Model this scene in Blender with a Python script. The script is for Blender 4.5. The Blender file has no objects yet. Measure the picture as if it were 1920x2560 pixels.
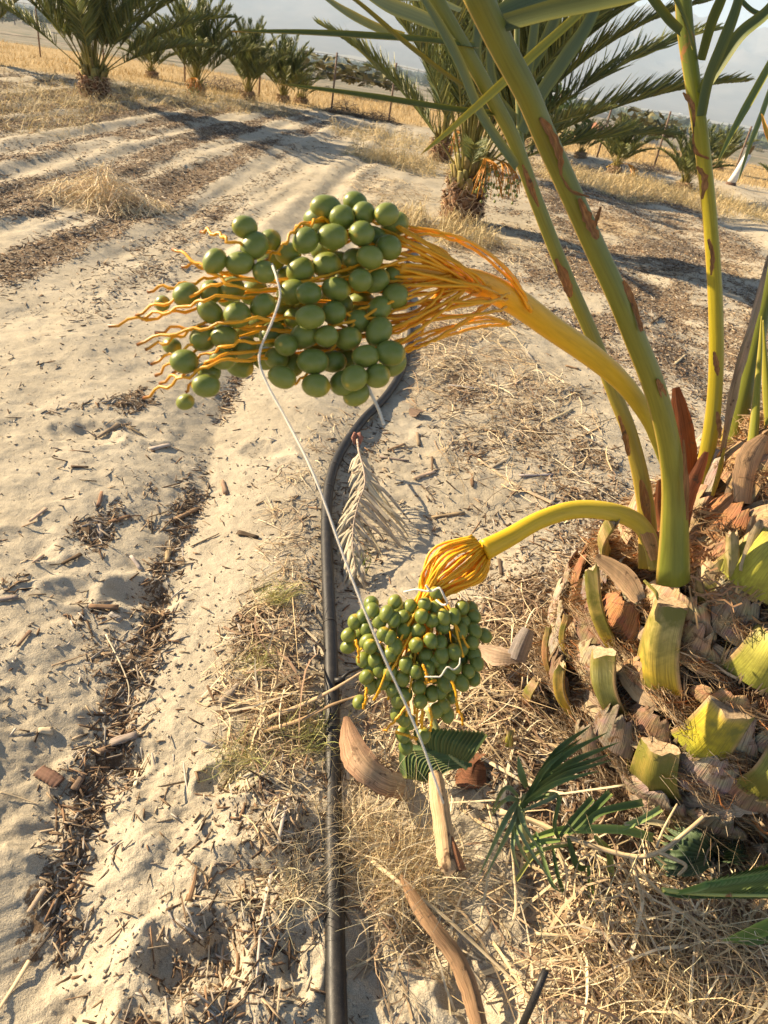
import bpy, math, random
import numpy as np
from mathutils import Vector, Matrix, Euler
R_ = math.radians
random.seed(7)
rng = np.random.default_rng(7)

# ------------------------------------------------------------------ camera, sky, sun, exposure
sc = bpy.context.scene
COL = sc.collection
PITCH, ROLL, CAMH, F = R_(33), R_(10), 1.35, 1778.0      # F: focal length in photo pixels (photo 1920 x 2560)
SUN_EL = R_(25)
SUN_DIR = Vector((-0.95, 0.31, 0)).normalized() * math.cos(SUN_EL) + Vector((0, 0, math.sin(SUN_EL)))
EXPOSURE = 1.66

fwd = Vector((0, math.cos(PITCH), -math.sin(PITCH)))
r0 = Vector((1, 0, 0)); u0 = r0.cross(fwd)
RV = r0 * math.cos(ROLL) + u0 * math.sin(ROLL)
UV = -r0 * math.sin(ROLL) + u0 * math.cos(ROLL)
CP = Vector((0, 0, CAMH))
cd = bpy.data.cameras.new("camera")
cam = bpy.data.objects.new("camera", cd); COL.objects.link(cam)
m3 = Matrix((RV, UV, -fwd)).transposed()
cam.matrix_world = Matrix.Translation(CP) @ m3.to_4x4()
cd.sensor_fit = 'VERTICAL'; cd.sensor_height = 34.6
cd.lens = F / 2560 * 34.6
cd.clip_start = 0.03; cd.clip_end = 30000
cd.dof.use_dof = True; cd.dof.focus_distance = 1.75; cd.dof.aperture_fstop = cd.lens / 1000 / 0.0026 * 1.0
sc.camera = cam
sc.render.resolution_x = 768; sc.render.resolution_y = 1024

w = bpy.data.worlds.new("World"); sc.world = w; w.use_nodes = True
nt = w.node_tree; nt.nodes.clear()
sky = nt.nodes.new("ShaderNodeTexSky"); sky.sky_type = 'NISHITA'; sky.sun_disc = False
sky.sun_elevation = SUN_EL; sky.sun_rotation = math.atan2(SUN_DIR.x, SUN_DIR.y)
sky.dust_density = 0.4; sky.air_density = 0.75
bg = nt.nodes.new("ShaderNodeBackground"); bg.inputs[1].default_value = 0.05
wo = nt.nodes.new("ShaderNodeOutputWorld")
nt.links.new(sky.outputs[0], bg.inputs[0]); nt.links.new(bg.outputs[0], wo.inputs[0])
sd = bpy.data.lights.new("sun", 'SUN'); sd.energy = 5.0; sd.angle = R_(0.55); sd.color = (1, 0.80, 0.53)
so = bpy.data.objects.new("sun", sd); COL.objects.link(so)
so.rotation_euler = (-SUN_DIR).to_track_quat('-Z', 'Y').to_euler()
sc.view_settings.view_transform = 'Standard'; sc.view_settings.look = 'None'
sc.view_settings.exposure = EXPOSURE; sc.view_settings.gamma = 1
sc.cycles.max_bounces = 8; sc.cycles.transparent_max_bounces = 12; sc.cycles.volume_bounces = 1
sc.cycles.use_denoising = True

# ------------------------------------------------------------------ measuring helpers (photo pixel -> place in the world)
def ray(px, py): return fwd + RV * ((px - 960) / F) + UV * ((1280 - py) / F)
def P(px, py, t): return CP + ray(px, py) * t

# ------------------------------------------------------------------ noise
_T = np.random.default_rng(3).random((256, 256))
def vnoise(x, y):
    xi = np.floor(x).astype(np.int64); yi = np.floor(y).astype(np.int64)
    fx = x - xi; fy = y - yi
    fx = fx * fx * fx * (fx * (fx * 6 - 15) + 10); fy = fy * fy * fy * (fy * (fy * 6 - 15) + 10)
    a = _T[xi & 255, yi & 255]; b = _T[(xi + 1) & 255, yi & 255]
    c = _T[xi & 255, (yi + 1) & 255]; d = _T[(xi + 1) & 255, (yi + 1) & 255]
    return (a * (1 - fx) + b * fx) * (1 - fy) + (c * (1 - fx) + d * fx) * fy * 1.0
def fbm(x, y, o=4, g=0.5):
    s = 0; a = 1; n = 0
    for i in range(o):
        s = s + a * (vnoise(x + 17.3 * i, y - 9.1 * i) - 0.5); n += a; a *= g; x = x * 2.03; y = y * 2.03
    return s / n * 2
def sstep(a, b, x):
    t = np.clip((x - a) / (b - a), 0, 1); return t * t * (3 - 2 * t)

# ------------------------------------------------------------------ terrain
RX = np.array([0, 17, 27, 45, 100, 200, 330, 700, 1500, 2500, 3300, 4200, 9000.])
RZ = np.array([0, 0, -0.15, -2.6, -6.2, -11.4, -16, -28, -48, -68, -82, -96, -96.])
FOOT = []      # hollows: x, y, rx, ry, depth
def rut_x(y): return -0.37 - 0.13 * y
def height(x, y):
    x = np.asarray(x, float); y = np.asarray(y, float)
    r = np.sqrt(x * x + y * y)
    rr = r - 0.10 * x * sstep(12, 20, r)
    z = np.interp(np.maximum(rr, 0), RX, RZ)
    near = 1 - sstep(14, 20, r)
    wx = x + 0.09 * fbm(y * 0.35, x * 0.2, 2)
    # furrows of the driven track, left of the hose
    tr = sstep(-0.2, -0.8, x) * sstep(3.2, 5.2, y) * near
    z = z + tr * (0.012 * np.abs(np.sin(wx * 11.5)) + 0.006 * np.sin(wx * 8.5 + 0.4) + 0.010 * np.sin(wx * 15.1 + 2.0 + np.sin(y * 0.9)) + 0.026 * fbm(wx * 4, y * 0.45, 3) + .010 * fbm(wx * 16, y * 1.6, 3))
    rg = sstep(0.9, 1.6, x) * sstep(2.5, 4, y) * near
    z = z + rg * (0.025 * np.sin((x + 0.05 * y) * 5.2) + 0.03 * fbm(x * 1.6, y * 0.6, 3))
    # wheel rut near the camera, the bank towards the hose on its right
    d = x - rut_x(y)
    nr = 1 - sstep(2.8, 4.6, y)
    z = z + nr * (0.060 * np.tanh(np.abs(d + 0.03 * fbm(x * 4, y * 4, 2)) / 0.26) - 0.03) * sstep(-1.2, -0.8, d)
    z = z - nr * 0.035 * sstep(0.30, 0.62, d)
    # lumps
    lump = fbm(x * 3.3, y * 3.3, 4)
    bank = 1 - .65 * nr * sstep(.04, .14, d) * sstep(.62, .45, d)
    z = z + near * (0.015 * lump * bank + 0.0065 * fbm(x * 11, y * 11, 3) * bank + 0.0030 * fbm(x * 37, y * 37, 3) * bank)
    nn = 1 - sstep(2.5, 4.5, r)
    z = z + nn * (0.0022 * fbm(x * 110, y * 110, 2))
    # trampled bottom-left and the strip by the hose
    trm = nn * sstep(1.35, 0.9, y) * 1.0
    z = z + trm * 0.026 * fbm(x * 7.5 + 3, y * 7.5, 3)
    # cone of sand heaped round the palm foot
    pr = np.sqrt((x - 0.92) ** 2 + (y - 1.35) ** 2)
    z = z + 0.05 * sstep(0.95, 0.5, pr)
    for fx, fy, ra, rb, dp in FOOT:
        q = ((x - fx) / ra) ** 2 + ((y - fy) / rb) ** 2 + 1.1 * fbm(x * 16 + fx * 9, y * 16, 2); q = np.maximum(q, 0)
        z = z - dp * np.exp(-q ** 1.15) + dp * 0.35 * np.exp(-((np.sqrt(q) - 1.45) ** 2) / 0.08)
    far = sstep(60, 400, r)
    z = z + far * 2.5 * fbm(x * 0.006, y * 0.006, 3) * (1 + r / 2500)
    return z
def G0(px, py):
    d = ray(px, py); t = -CAMH / d.z; p = CP + d * t; return p
for px, py, ra, rb, dp in ((352, 1478, .07, .05, .028), (175, 1490, .05, .035, .018), (222, 1098, .09, .07, .022), (500, 2400, .075, .055, .035),
                           (300, 1870, .05, .04, .022), (95, 2080, .05, .03, .02), (600, 2200, .06, .04, .02), (560, 1960, .05, .03, .018),
                           (720, 2400, .04, .07, .025), (350, 1090, .08, .05, .018), (660, 1130, .08, .05, .018), (190, 2540, .05, .04, .02),
                           (1060, 2330, .05, .05, .02), (1220, 2480, .06, .04, .02), (60, 1380, .08, .05, .015), (420, 2060, .05, .03, .014)):
    g = G0(px, py); FOOT.append((g.x, g.y, ra, rb, dp))
def hz(x, y): return float(height(np.array([x]), np.array([y]))[0])
def G(px, py, dz=0.0):
    """where the line of sight through a photo pixel meets the terrain"""
    d = ray(px, py); lo, hi = 0.3, 9000.0
    for it in range(3):
        t = np.geomspace(lo, hi, 260 if it == 0 else 14)
        dzv = CP.z + d.z * t - height(d.x * t, d.y * t)
        k = int(np.argmax(dzv < 0)) if (dzv < 0).any() else len(t) - 1
        lo, hi = t[max(k - 1, 0)], t[k]
    p = CP + d * lo
    return Vector((p.x, p.y, p.z + dz))

# ------------------------------------------------------------------ materials
def new_mat(name):
    m = bpy.data.materials.new(name); m.use_nodes = True
    n = m.node_tree.nodes; n.clear()
    return m, n, m.node_tree.links
def N(n, t, **kw):
    x = n.new(t)
    for k, v in kw.items(): setattr(x, k, v)
    return x
def mixc(n, l, fac, a, b, blend='MIX'):
    x = n.new("ShaderNodeMix"); x.data_type = 'RGBA'; x.blend_type = blend
    for s, v in ((x.inputs[0], fac), (x.inputs[6], a), (x.inputs[7], b)):
        if isinstance(v, (int, float)): s.default_value = v
        elif isinstance(v, tuple): s.default_value = (*v, 1) if len(v) == 3 else v
        else: l.new(v, s)
    return x.outputs[2]
def noise(n, l, vec, scale, detail=3, rough=.55, dist=0):
    x = n.new("ShaderNodeTexNoise"); x.inputs['Scale'].default_value = scale; x.inputs['Detail'].default_value = detail
    x.inputs['Roughness'].default_value = rough; x.inputs['Distortion'].default_value = dist
    if vec is not None: l.new(vec, x.inputs['Vector'])
    return x.outputs[0]
def ramp(n, l, src, stops):
    x = n.new("ShaderNodeValToRGB"); e = x.color_ramp.elements
    while len(e) < len(stops): e.new(0.5)
    for q, (p, c) in zip(e, stops):
        q.position = p; q.color = (*c, 1) if isinstance(c, tuple) else (c, c, c, 1)
    l.new(src, x.inputs[0]); return x.outputs[0]
def vscale(n, l, vec, s):
    x = n.new("ShaderNodeVectorMath"); x.operation = 'MULTIPLY'; l.new(vec, x.inputs[0]); x.inputs[1].default_value = s
    return x.outputs[0]

def fibre_mat(name, base=None, dark=0.55, light=1.25, rough=0.6, spec=0.35, stripe=(70, 2.5, 1), bump=0.4, bdist=0.001, translucent=0.0,
              blotch=None, blotch_at=(0.55, 0.7), blotch_scale=9, coat=0.0, bscale=1.0):
    """vertex colour (or base) x streaks that run along the piece; optional blotches of another colour"""
    m, n, l = new_mat(name)
    att = N(n, "ShaderNodeAttribute", attribute_name="uvp"); col = N(n, "ShaderNodeAttribute", attribute_name="Col")
    tc = N(n, "ShaderNodeTexCoord")
    st = noise(n, l, vscale(n, l, att.outputs['Vector'], stripe), 1.0, 3)
    f = ramp(n, l, st, [(0.28, dark), (0.5, 1.0), (0.74, light)])
    c = mixc(n, l, 1.0, col.outputs['Color'] if base is None else base, f, 'MULTIPLY')
    if blotch:
        bn = noise(n, l, tc.outputs['Object'], blotch_scale, 5, .6, .3)
        bf = ramp(n, l, bn, [(blotch_at[0], 0.0), (blotch_at[1], 1.0)])
        c = mixc(n, l, bf, c, blotch)
    b = n.new("ShaderNodeBsdfPrincipled"); l.new(c, b.inputs['Base Color'])
    b.inputs['Roughness'].default_value = rough; b.inputs['Specular IOR Level'].default_value = spec
    b.inputs['Coat Weight'].default_value = coat
    bp = n.new("ShaderNodeBump"); bp.inputs['Strength'].default_value = bump; bp.inputs['Distance'].default_value = bdist
    l.new(st, bp.inputs['Height']); l.new(bp.outputs[0], b.inputs['Normal'])
    o = n.new("ShaderNodeOutputMaterial")
    if translucent:
        tr = n.new("ShaderNodeBsdfTranslucent"); l.new(c, tr.inputs[0])
        ms = n.new("ShaderNodeMixShader"); ms.inputs[0].default_value = translucent
        l.new(b.outputs[0], ms.inputs[1]); l.new(tr.outputs[0], ms.inputs[2]); l.new(ms.outputs[0], o.inputs[0])
    else: l.new(b.outputs[0], o.inputs[0])
    return m

M = {}
M['leaf_far'] = fibre_mat('palm_leaf', rough=.5, spec=.4, translucent=.22, bump=.1, dark=.75, light=1.2)
M['leaf'] = fibre_mat('near_leaflet', rough=.55, spec=.28, translucent=.12, stripe=(26, .6, 1), bump=.35, bdist=.0006, dark=.78, light=1.2)
M['petiole'] = fibre_mat('petiole_skin', rough=.42, spec=.4, stripe=(34, 1.6, 1), bump=.25, bdist=.0008, dark=.82, light=1.15,
                         blotch=(.34, .15, .045), blotch_at=(.66, .70), blotch_scale=17)
M['orange'] = fibre_mat('orange_stalk', rough=.4, spec=.4, stripe=(20, 1.5, 1), bump=.2, bdist=.0008, dark=.85, light=1.12)
M['straw'] = fibre_mat('dry_straw', rough=.7, spec=.2, stripe=(6, 3, 40), bump=.2, translucent=.1, dark=.7, light=1.25)
M['wood'] = fibre_mat('weathered_wood', rough=.85, spec=.15, stripe=(9, 1.2, 60), bump=.7, bdist=.0015, dark=.5, light=1.3)
M['sheath'] = fibre_mat('dry_sheath', rough=.8, spec=.15, stripe=(30, 1.1, 5), bump=.9, bdist=.003, dark=.42, light=1.4,
                        blotch=(.16, .10, .06), blotch_at=(.58, .66), blotch_scale=38)
M['fibre'] = fibre_mat('palm_fibre', rough=.9, spec=.1, stripe=(4, 8, 60), bump=.3, dark=.55, light=1.35)
M['stub'] = fibre_mat('cut_leaf_base', rough=.5, spec=.35, stripe=(24, 1.0, 3), bump=.6, bdist=.0015, dark=.55, light=1.2,
                      blotch=(.17, .16, .03), blotch_at=(.42, .60), blotch_scale=13)
M['wrap'] = fibre_mat('white_wrap', rough=.8, spec=.2)
M['twine'] = fibre_mat('twine_yarn', rough=.85, spec=.1, stripe=(5, 260, 1), bump=.6, bdist=.0006, dark=.8, light=1.1)

def cut_mat():
    m, n, l = new_mat('cut_face'); tc = N(n, "ShaderNodeTexCoord")
    a = noise(n, l, tc.outputs['Object'], 170, 6, .75); c = ramp(n, l, a, [(.3, (.20, .13, .07)), (.5, (.38, .28, .17)), (.72, (.52, .42, .28))])
    b = n.new("ShaderNodeBsdfPrincipled"); l.new(c, b.inputs['Base Color']); b.inputs['Roughness'].default_value = .9
    bp = n.new("ShaderNodeBump"); bp.inputs['Strength'].default_value = .7; bp.inputs['Distance'].default_value = .002
    l.new(a, bp.inputs['Height']); l.new(bp.outputs[0], b.inputs['Normal'])
    o = n.new("ShaderNodeOutputMaterial"); l.new(b.outputs[0], o.inputs[0]); return m
M['cut'] = cut_mat()

def date_mat():
    m, n, l = new_mat('date_skin'); tc = N(n, "ShaderNodeTexCoord"); col = N(n, "ShaderNodeAttribute", attribute_name="Col")
    inf = N(n, "ShaderNodeObjectInfo")
    a = noise(n, l, tc.outputs['Object'], 2.2, 4)
    base = mixc(n, l, ramp(n, l, inf.outputs['Random'], [(0, 0.0), (1, 1.0)]), (.135, .180, .022), (.215, .245, .036))
    bloom = mixc(n, l, ramp(n, l, a, [(.35, 0.0), (.75, .30)]), base, (.24, .27, .12))
    sp = noise(n, l, tc.outputs['Object'], 16, 2)
    spk = mixc(n, l, ramp(n, l, sp, [(.70, 0.0), (.76, .55)]), bloom, (.16, .11, .04))
    c = mixc(n, l, col.outputs['Color'], spk, (.60, .42, .05))
    b = n.new("ShaderNodeBsdfPrincipled"); l.new(c, b.inputs['Base Color'])
    rr = ramp(n, l, a, [(.3, .30), (.7, .50)]); l.new(rr, b.inputs['Roughness'])
    b.inputs['Specular IOR Level'].default_value = .5
    b.inputs['Subsurface Weight'].default_value = .08; b.inputs['Subsurface Radius'].default_value = (.6, .5, .1); b.inputs['Subsurface Scale'].default_value = .01
    bp = n.new("ShaderNodeBump"); bp.inputs['Strength'].default_value = .08; bp.inputs['Distance'].default_value = .002
    l.new(a, bp.inputs['Height']); l.new(bp.outputs[0], b.inputs['Normal'])
    o = n.new("ShaderNodeOutputMaterial"); l.new(b.outputs[0], o.inputs[0]); return m
M['date'] = date_mat()

def plain(name, colr, rough=.6, spec=.3, ns=30, amt=.25, bump=.2, metal=0):
    m, n, l = new_mat(name); tc = N(n, "ShaderNodeTexCoord")
    a = noise(n, l, tc.outputs['Object'], ns, 4)
    c = mixc(n, l, 1.0, colr, ramp(n, l, a, [(.3, 1 - amt), (.7, 1 + amt)]), 'MULTIPLY')
    b = n.new("ShaderNodeBsdfPrincipled"); l.new(c, b.inputs['Base Color']); b.inputs['Roughness'].default_value = rough
    b.inputs['Specular IOR Level'].default_value = spec; b.inputs['Metallic'].default_value = metal
    bp = n.new("ShaderNodeBump"); bp.inputs['Strength'].default_value = bump; bp.inputs['Distance'].default_value = .002
    l.new(a, bp.inputs['Height']); l.new(bp.outputs[0], b.inputs['Normal'])
    o = n.new("ShaderNodeOutputMaterial"); l.new(b.outputs[0], o.inputs[0]); return m
def hose_mat():
    m, n, l = new_mat('hose_plastic'); tc = N(n, "ShaderNodeTexCoord"); att = N(n, "ShaderNodeAttribute", attribute_name="uvp")
    a = noise(n, l, tc.outputs['Object'], 35, 6, .7); s = noise(n, l, vscale(n, l, att.outputs['Vector'], (14, 1.5, 1)), 1, 5, .7)
    gr = noise(n, l, tc.outputs['Object'], 900, 2, .5)
    c = mixc(n, l, ramp(n, l, a, [(.5, 0.0), (.78, .30)]), (.016, .015, .015), (.13, .11, .09))
    c = mixc(n, l, ramp(n, l, s, [(.58, 0.0), (.75, .18)]), c, (.14, .13, .11))
    c = mixc(n, l, ramp(n, l, gr, [(.66, 0.0), (.72, .5)]), c, (.34, .28, .2))
    b = n.new("ShaderNodeBsdfPrincipled"); l.new(c, b.inputs['Base Color']); l.new(ramp(n, l, s, [(.3, .42), (.7, .62)]), b.inputs['Roughness'])
    b.inputs['Specular IOR Level'].default_value = .4
    o = n.new("ShaderNodeOutputMaterial"); l.new(b.outputs[0], o.inputs[0]); return m
M['hose'] = hose_mat()
M['metal'] = plain('rusty_steel', (.20, .13, .09), .7)
M['wire'] = plain('fence_wire', (.16, .14, .13), .6)
M['wall'] = plain('stucco', (.52, .44, .35), .9, .1, 3, .1)
M['wallred'] = plain('red_brown_wall', (.36, .16, .10), .9, .1, 3, .15)
M['roof'] = plain('shingle_roof', (.30, .23, .17), .9, .1, 2, .2)
M['white'] = plain('white_paint', (.78, .76, .72), .7, .2, 3, .06)
M['glass'] = plain('window_glass', (.06, .07, .09), .15, .5, 1, .1, 0)
M['far_leaf'] = fibre_mat('valley_foliage', rough=.8, spec=.1, stripe=(2, 2, 2), dark=.7, light=1.3, translucent=.1)

def ground_mat():
    m, n, l = new_mat('sandy_ground'); geo = N(n, "ShaderNodeNewGeometry"); pos = geo.outputs['Position']
    col = N(n, "ShaderNodeAttribute", attribute_name="Col")
    sep = N(n, "ShaderNodeSeparateColor"); l.new(col.outputs['Color'], sep.inputs[0])
    big = noise(n, l, pos, 1.7, 4); mid = noise(n, l, pos, 24, 5, .65); grain = noise(n, l, pos, 620, 2, .6); grain2 = noise(n, l, pos, 240, 3, .6)
    sand = mixc(n, l, ramp(n, l, big, [(.35, 0.0), (.68, 1.0)]), (.44, .38, .28), (.54, .475, .36))
    sand = mixc(n, l, 1.0, sand, ramp(n, l, mid, [(.3, .84), (.7, 1.08)]), 'MULTIPLY')
    gr = ramp(n, l, grain, [(.30, .62), (.5, 1.0), (.70, 1.32)])
    sand = mixc(n, l, 1.0, sand, gr, 'MULTIPLY')
    # crumbs of bark and straw worked into the sand (R = how much of it)
    cr = noise(n, l, vscale(n, l, pos, (75, 48, 60)), 1, 4, .7)
    ms = n.new("ShaderNodeMath"); ms.operation = 'MULTIPLY_ADD'; l.new(sep.outputs[0], ms.inputs[0]); ms.inputs[1].default_value = .34; l.new(cr, ms.inputs[2])
    cf = ramp(n, l, ms.outputs[0], [(.74, 0.0), (.80, 1.0)])
    cc = mixc(n, l, grain2, (.075, .048, .030), (.28, .20, .125))
    c = mixc(n, l, cf, sand, cc)
    # dry grass field (G) and valley scrub (B)
    gn = noise(n, l, vscale(n, l, pos, (9, 3, 9)), 1, 5, .7)
    c = mixc(n, l, sep.outputs[1], c, mixc(n, l, gn, (.30, .20, .09), (.58, .43, .22)))
    vn = noise(n, l, vscale(n, l, pos, (.05, .05, .05)), 1, 11, .82)
    vc = ramp(n, l, vn, [(.36, (.08, .10, .055)), (.50, (.22, .19, .13)), (.62, (.36, .29, .21)), (.72, (.42, .36, .28))])
    c = mixc(n, l, sep.outputs[2], c, vc)
    b = n.new("ShaderNodeBsdfPrincipled"); l.new(c, b.inputs['Base Color']); b.inputs['Roughness'].default_value = .95; b.inputs['Specular IOR Level'].default_value = .12
    b1 = n.new("ShaderNodeBump"); b1.inputs['Strength'].default_value = .7; b1.inputs['Distance'].default_value = .0022; l.new(grain2, b1.inputs['Height'])
    b2 = n.new("ShaderNodeBump"); b2.inputs['Strength'].default_value = .8; b2.inputs['Distance'].default_value = .0016; l.new(grain, b2.inputs['Height']); l.new(b1.outputs[0], b2.inputs['Normal'])
    b3 = n.new("ShaderNodeBump"); b3.inputs['Strength'].default_value = .6; b3.inputs['Distance'].default_value = .010; l.new(mid, b3.inputs['Height']); l.new(b2.outputs[0], b3.inputs['Normal'])
    l.new(b3.outputs[0], b.inputs['Normal'])
    o = n.new("ShaderNodeOutputMaterial"); l.new(b.outputs[0], o.inputs[0]); return m
M['ground'] = ground_mat()

def mountain_mat():
    m, n, l = new_mat('bare_rock_mountain'); geo = N(n, "ShaderNodeNewGeometry")
    a = noise(n, l, vscale(n, l, geo.outputs['Position'], (.004, .004, .008)), 1, 8, .7)
    c = ramp(n, l, a, [(.3, (.055, .05, .05)), (.55, (.10, .085, .08)), (.75, (.17, .14, .125))])
    b = n.new("ShaderNodeBsdfPrincipled"); l.new(c, b.inputs['Base Color']); b.inputs['Roughness'].default_value = 1; b.inputs['Specular IOR Level'].default_value = 0
    o = n.new("ShaderNodeOutputMaterial"); l.new(b.outputs[0], o.inputs[0]); return m
M['mountain'] = mountain_mat()

# ------------------------------------------------------------------ mesh helpers
def tag(o, label=None, cat=None, group=None, kind=None):
    if label: o['label'] = label
    if cat: o['category'] = cat
    if group: o['group'] = group
    if kind: o['kind'] = kind
    return o
def empty(name, loc=(0, 0, 0), label=None, cat=None, group=None):
    o = bpy.data.objects.new(name, None); COL.objects.link(o); o.location = loc
    o.empty_display_size = .1
    return tag(o, label, cat, group)
def link(name, me, parent=None, loc=None):
    o = bpy.data.objects.new(name, me); COL.objects.link(o)
    if parent is not None: o.parent = parent
    if loc is not None: o.location = loc
    return o
def np_mesh(name, V, Fc, C=None, U=None, mat=None, smooth=False):
    """V (n,3), Fc (m,k) with one k"""
    V = np.asarray(V, np.float32); Fc = np.asarray(Fc, np.int32)
    me = bpy.data.meshes.new(name); k = Fc.shape[1]; m_ = len(Fc)
    me.vertices.add(len(V)); me.vertices.foreach_set('co', V.ravel())
    me.loops.add(m_ * k); me.loops.foreach_set('vertex_index', Fc.ravel())
    me.polygons.add(m_); me.polygons.foreach_set('loop_start', np.arange(m_, dtype=np.int32) * k)
    me.polygons.foreach_set('loop_total', np.full(m_, k, np.int32))
    if smooth: me.polygons.foreach_set('use_smooth', np.ones(m_, bool))
    if C is not None:
        a = me.color_attributes.new('Col', 'FLOAT_COLOR', 'POINT'); q = np.ones((len(V), 4), np.float32); q[:, :3] = C; a.data.foreach_set('color', q.ravel())
    if U is not None:
        a = me.attributes.new('uvp', 'FLOAT_VECTOR', 'POINT'); a.data.foreach_set('vector', np.asarray(U, np.float32).ravel())
    me.update(calc_edges=True); me.validate()
    if mat: me.materials.append(mat)
    return me

def V3(v): return Vector(v)
def lerp(a, b, t): return a + (b - a) * t
def spline(pts, n):
    """Catmull-Rom through the points (tuples of any length), n samples"""
    A = np.array([list(p) for p in pts], float)
    if len(A) == 2:
        t = np.linspace(0, 1, n)[:, None]; return A[0] * (1 - t) + A[1] * t
    A2 = np.vstack([2 * A[0] - A[1], A, 2 * A[-1] - A[-2]])
    out = []
    for s in np.linspace(0, len(A) - 1 - 1e-6, n):
        i = int(s); t = s - i; p0, p1, p2, p3 = A2[i:i + 4]
        out.append(.5 * (2 * p1 + (p2 - p0) * t + (2 * p0 - 5 * p1 + 4 * p2 - p3) * t * t + (3 * p1 - p0 - 3 * p2 + p3) * t ** 3))
    return np.array(out)

class MB:
    def __init__(s): s.v = []; s.f = []; s.c = []; s.u = []; s.mi = []
    def add(s, v, c=(1, 1, 1), u=(0, 0, 0)): s.v.append(tuple(v)); s.c.append(tuple(c)); s.u.append(tuple(u)); return len(s.v) - 1
    def face(s, *ids, mi=0): s.f.append(ids); s.mi.append(mi)
    def tube(s, pts, rad, k=10, col=(1, 1, 1), caps=True, flat=1.0, flat_dir=None, keel=0.0, rnd=None, capmi=0, colf=None, lump=0.0):
        """pts list of 3-vectors, rad list/scalar. flat<1 squashes the section across flat_dir; keel adds a ridge."""
        pts = [Vector(p) for p in pts]; n = len(pts)
        rad = [rad] * n if isinstance(rad, (int, float)) else list(rad)
        if rnd is None: rnd = random.random()
        t0 = (pts[1] - pts[0]).normalized()
        a = flat_dir.copy() if flat_dir is not None else (Vector((0, 0, 1)) if abs(t0.z) < .9 else Vector((1, 0, 0)))
        a = (a - t0 * a.dot(t0)).normalized()
        rings = []; L = 0
        for i, p in enumerate(pts):
            t = ((pts[i + 1] if i < n - 1 else p) - (pts[i - 1] if i > 0 else p)).normalized()
            a = (a - t * a.dot(t)).normalized(); b = t.cross(a)
            if i: L += (p - pts[i - 1]).length
            ring = []
            for j in range(k):
                th = 2 * math.pi * j / k
                ca, sa = math.cos(th), math.sin(th)
                r = rad[i]
                if lump: r *= 1 + lump * (random.random() - .5)
                kk = 1 + keel * max(0, ca) ** 6
                q = p + a * (ca * r * flat * kk) + b * (sa * r)
                cc = colf(i / (n - 1), th) if colf else col
                ring.append(s.add(q, cc, (j / k if j <= k / 2 else 1 - j / k, L * 10, rnd * 10)))
            rings.append(ring)
        for i in range(n - 1):
            for j in range(k): s.face(rings[i][j], rings[i][(j + 1) % k], rings[i + 1][(j + 1) % k], rings[i + 1][j])
        if caps:
            s.face(*reversed(rings[0])); s.face(*rings[-1], mi=capmi)
        return rings
    def ribbon(s, pts, wid, nrm, col=(1, 1, 1), fold=0.0, cols=None, rnd=None, edge=None, thick=0.0):
        """folded blade: 5 verts across (edge, mid, centre, mid, edge); fold lifts the edges along the normal"""
        pts = [Vector(p) for p in pts]; n = len(pts)
        wid = [wid] * n if isinstance(wid, (int, float)) else list(wid)
        if rnd is None: rnd = random.random()
        L = 0; rows = []; nr = Vector(nrm)
        for i, p in enumerate(pts):
            t = ((pts[i + 1] if i < n - 1 else p) - (pts[i - 1] if i > 0 else p)).normalized()
            a = nr - t * nr.dot(t)
            if a.length < 1e-4: a = t.orthogonal()
            a.normalize(); b = t.cross(a); nr = a
            if i: L += (p - pts[i - 1]).length
            row = []
            for j, q in enumerate((-1, -.5, 0, .5, 1)):
                c = cols(i / (n - 1)) if cols else col
                if edge is not None and abs(q) == 1: c = edge
                row.append(s.add(p + b * (q * wid[i]) + a * (abs(q) * fold * wid[i]), c, (q, L * 10, rnd * 10)))
            rows.append(row)
        for i in range(n - 1):
            for j in range(4): s.face(rows[i][j], rows[i][j + 1], rows[i + 1][j + 1], rows[i + 1][j])
        if thick:   # underside so that a blade has a body
            base = len(s.v); off = thick
            for i in range(n):
                for j in range(5):
                    v = Vector(s.v[rows[i][j]]); s.add(v - nr * (off if 0 < j < 4 else off * .3), s.c[rows[i][j]], s.u[rows[i][j]])
            for i in range(n - 1):
                for j in range(4):
                    a0 = base + i * 5 + j; s.face(a0, a0 + 5, a0 + 6, a0 + 1)
    def box(s, c, size, rot=None, col=(1, 1, 1)):
        rot = rot or Matrix.Identity(3); c = Vector(c); ids = []
        for x in (-1, 1):
            for y in (-1, 1):
                for z in (-1, 1): ids.append(s.add(c + rot @ Vector((x * size[0] / 2, y * size[1] / 2, z * size[2] / 2)), col, (x, y * 3, z)))
        for f in ((0, 1, 3, 2), (4, 6, 7, 5), (0, 4, 5, 1), (2, 3, 7, 6), (0, 2, 6, 4), (1, 5, 7, 3)): s.face(*[ids[i] for i in f])
    def mesh(s, name, mats, smooth=True):
        me = bpy.data.meshes.new(name); me.from_pydata(s.v, [], s.f)
        a = me.color_attributes.new('Col', 'FLOAT_COLOR', 'POINT')
        a.data.foreach_set('color', [x for c in s.c for x in (*c, 1.0)])
        a = me.attributes.new('uvp', 'FLOAT_VECTOR', 'POINT'); a.data.foreach_set('vector', [x for c in s.u for x in c])
        if not isinstance(mats, (list, tuple)): mats = [mats]
        for m_ in mats: me.materials.append(m_)
        me.polygons.foreach_set('material_index', s.mi)
        me.polygons.foreach_set('use_smooth', [smooth] * len(s.f))
        me.update(); return me
    def build(s, name, mats, parent=None, smooth=True, loc=None):
        if loc is not None:
            lv = Vector(loc); s.v = [tuple(Vector(v) - lv) for v in s.v]
        return link(name, s.mesh(name, mats, smooth), parent, loc)

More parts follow.
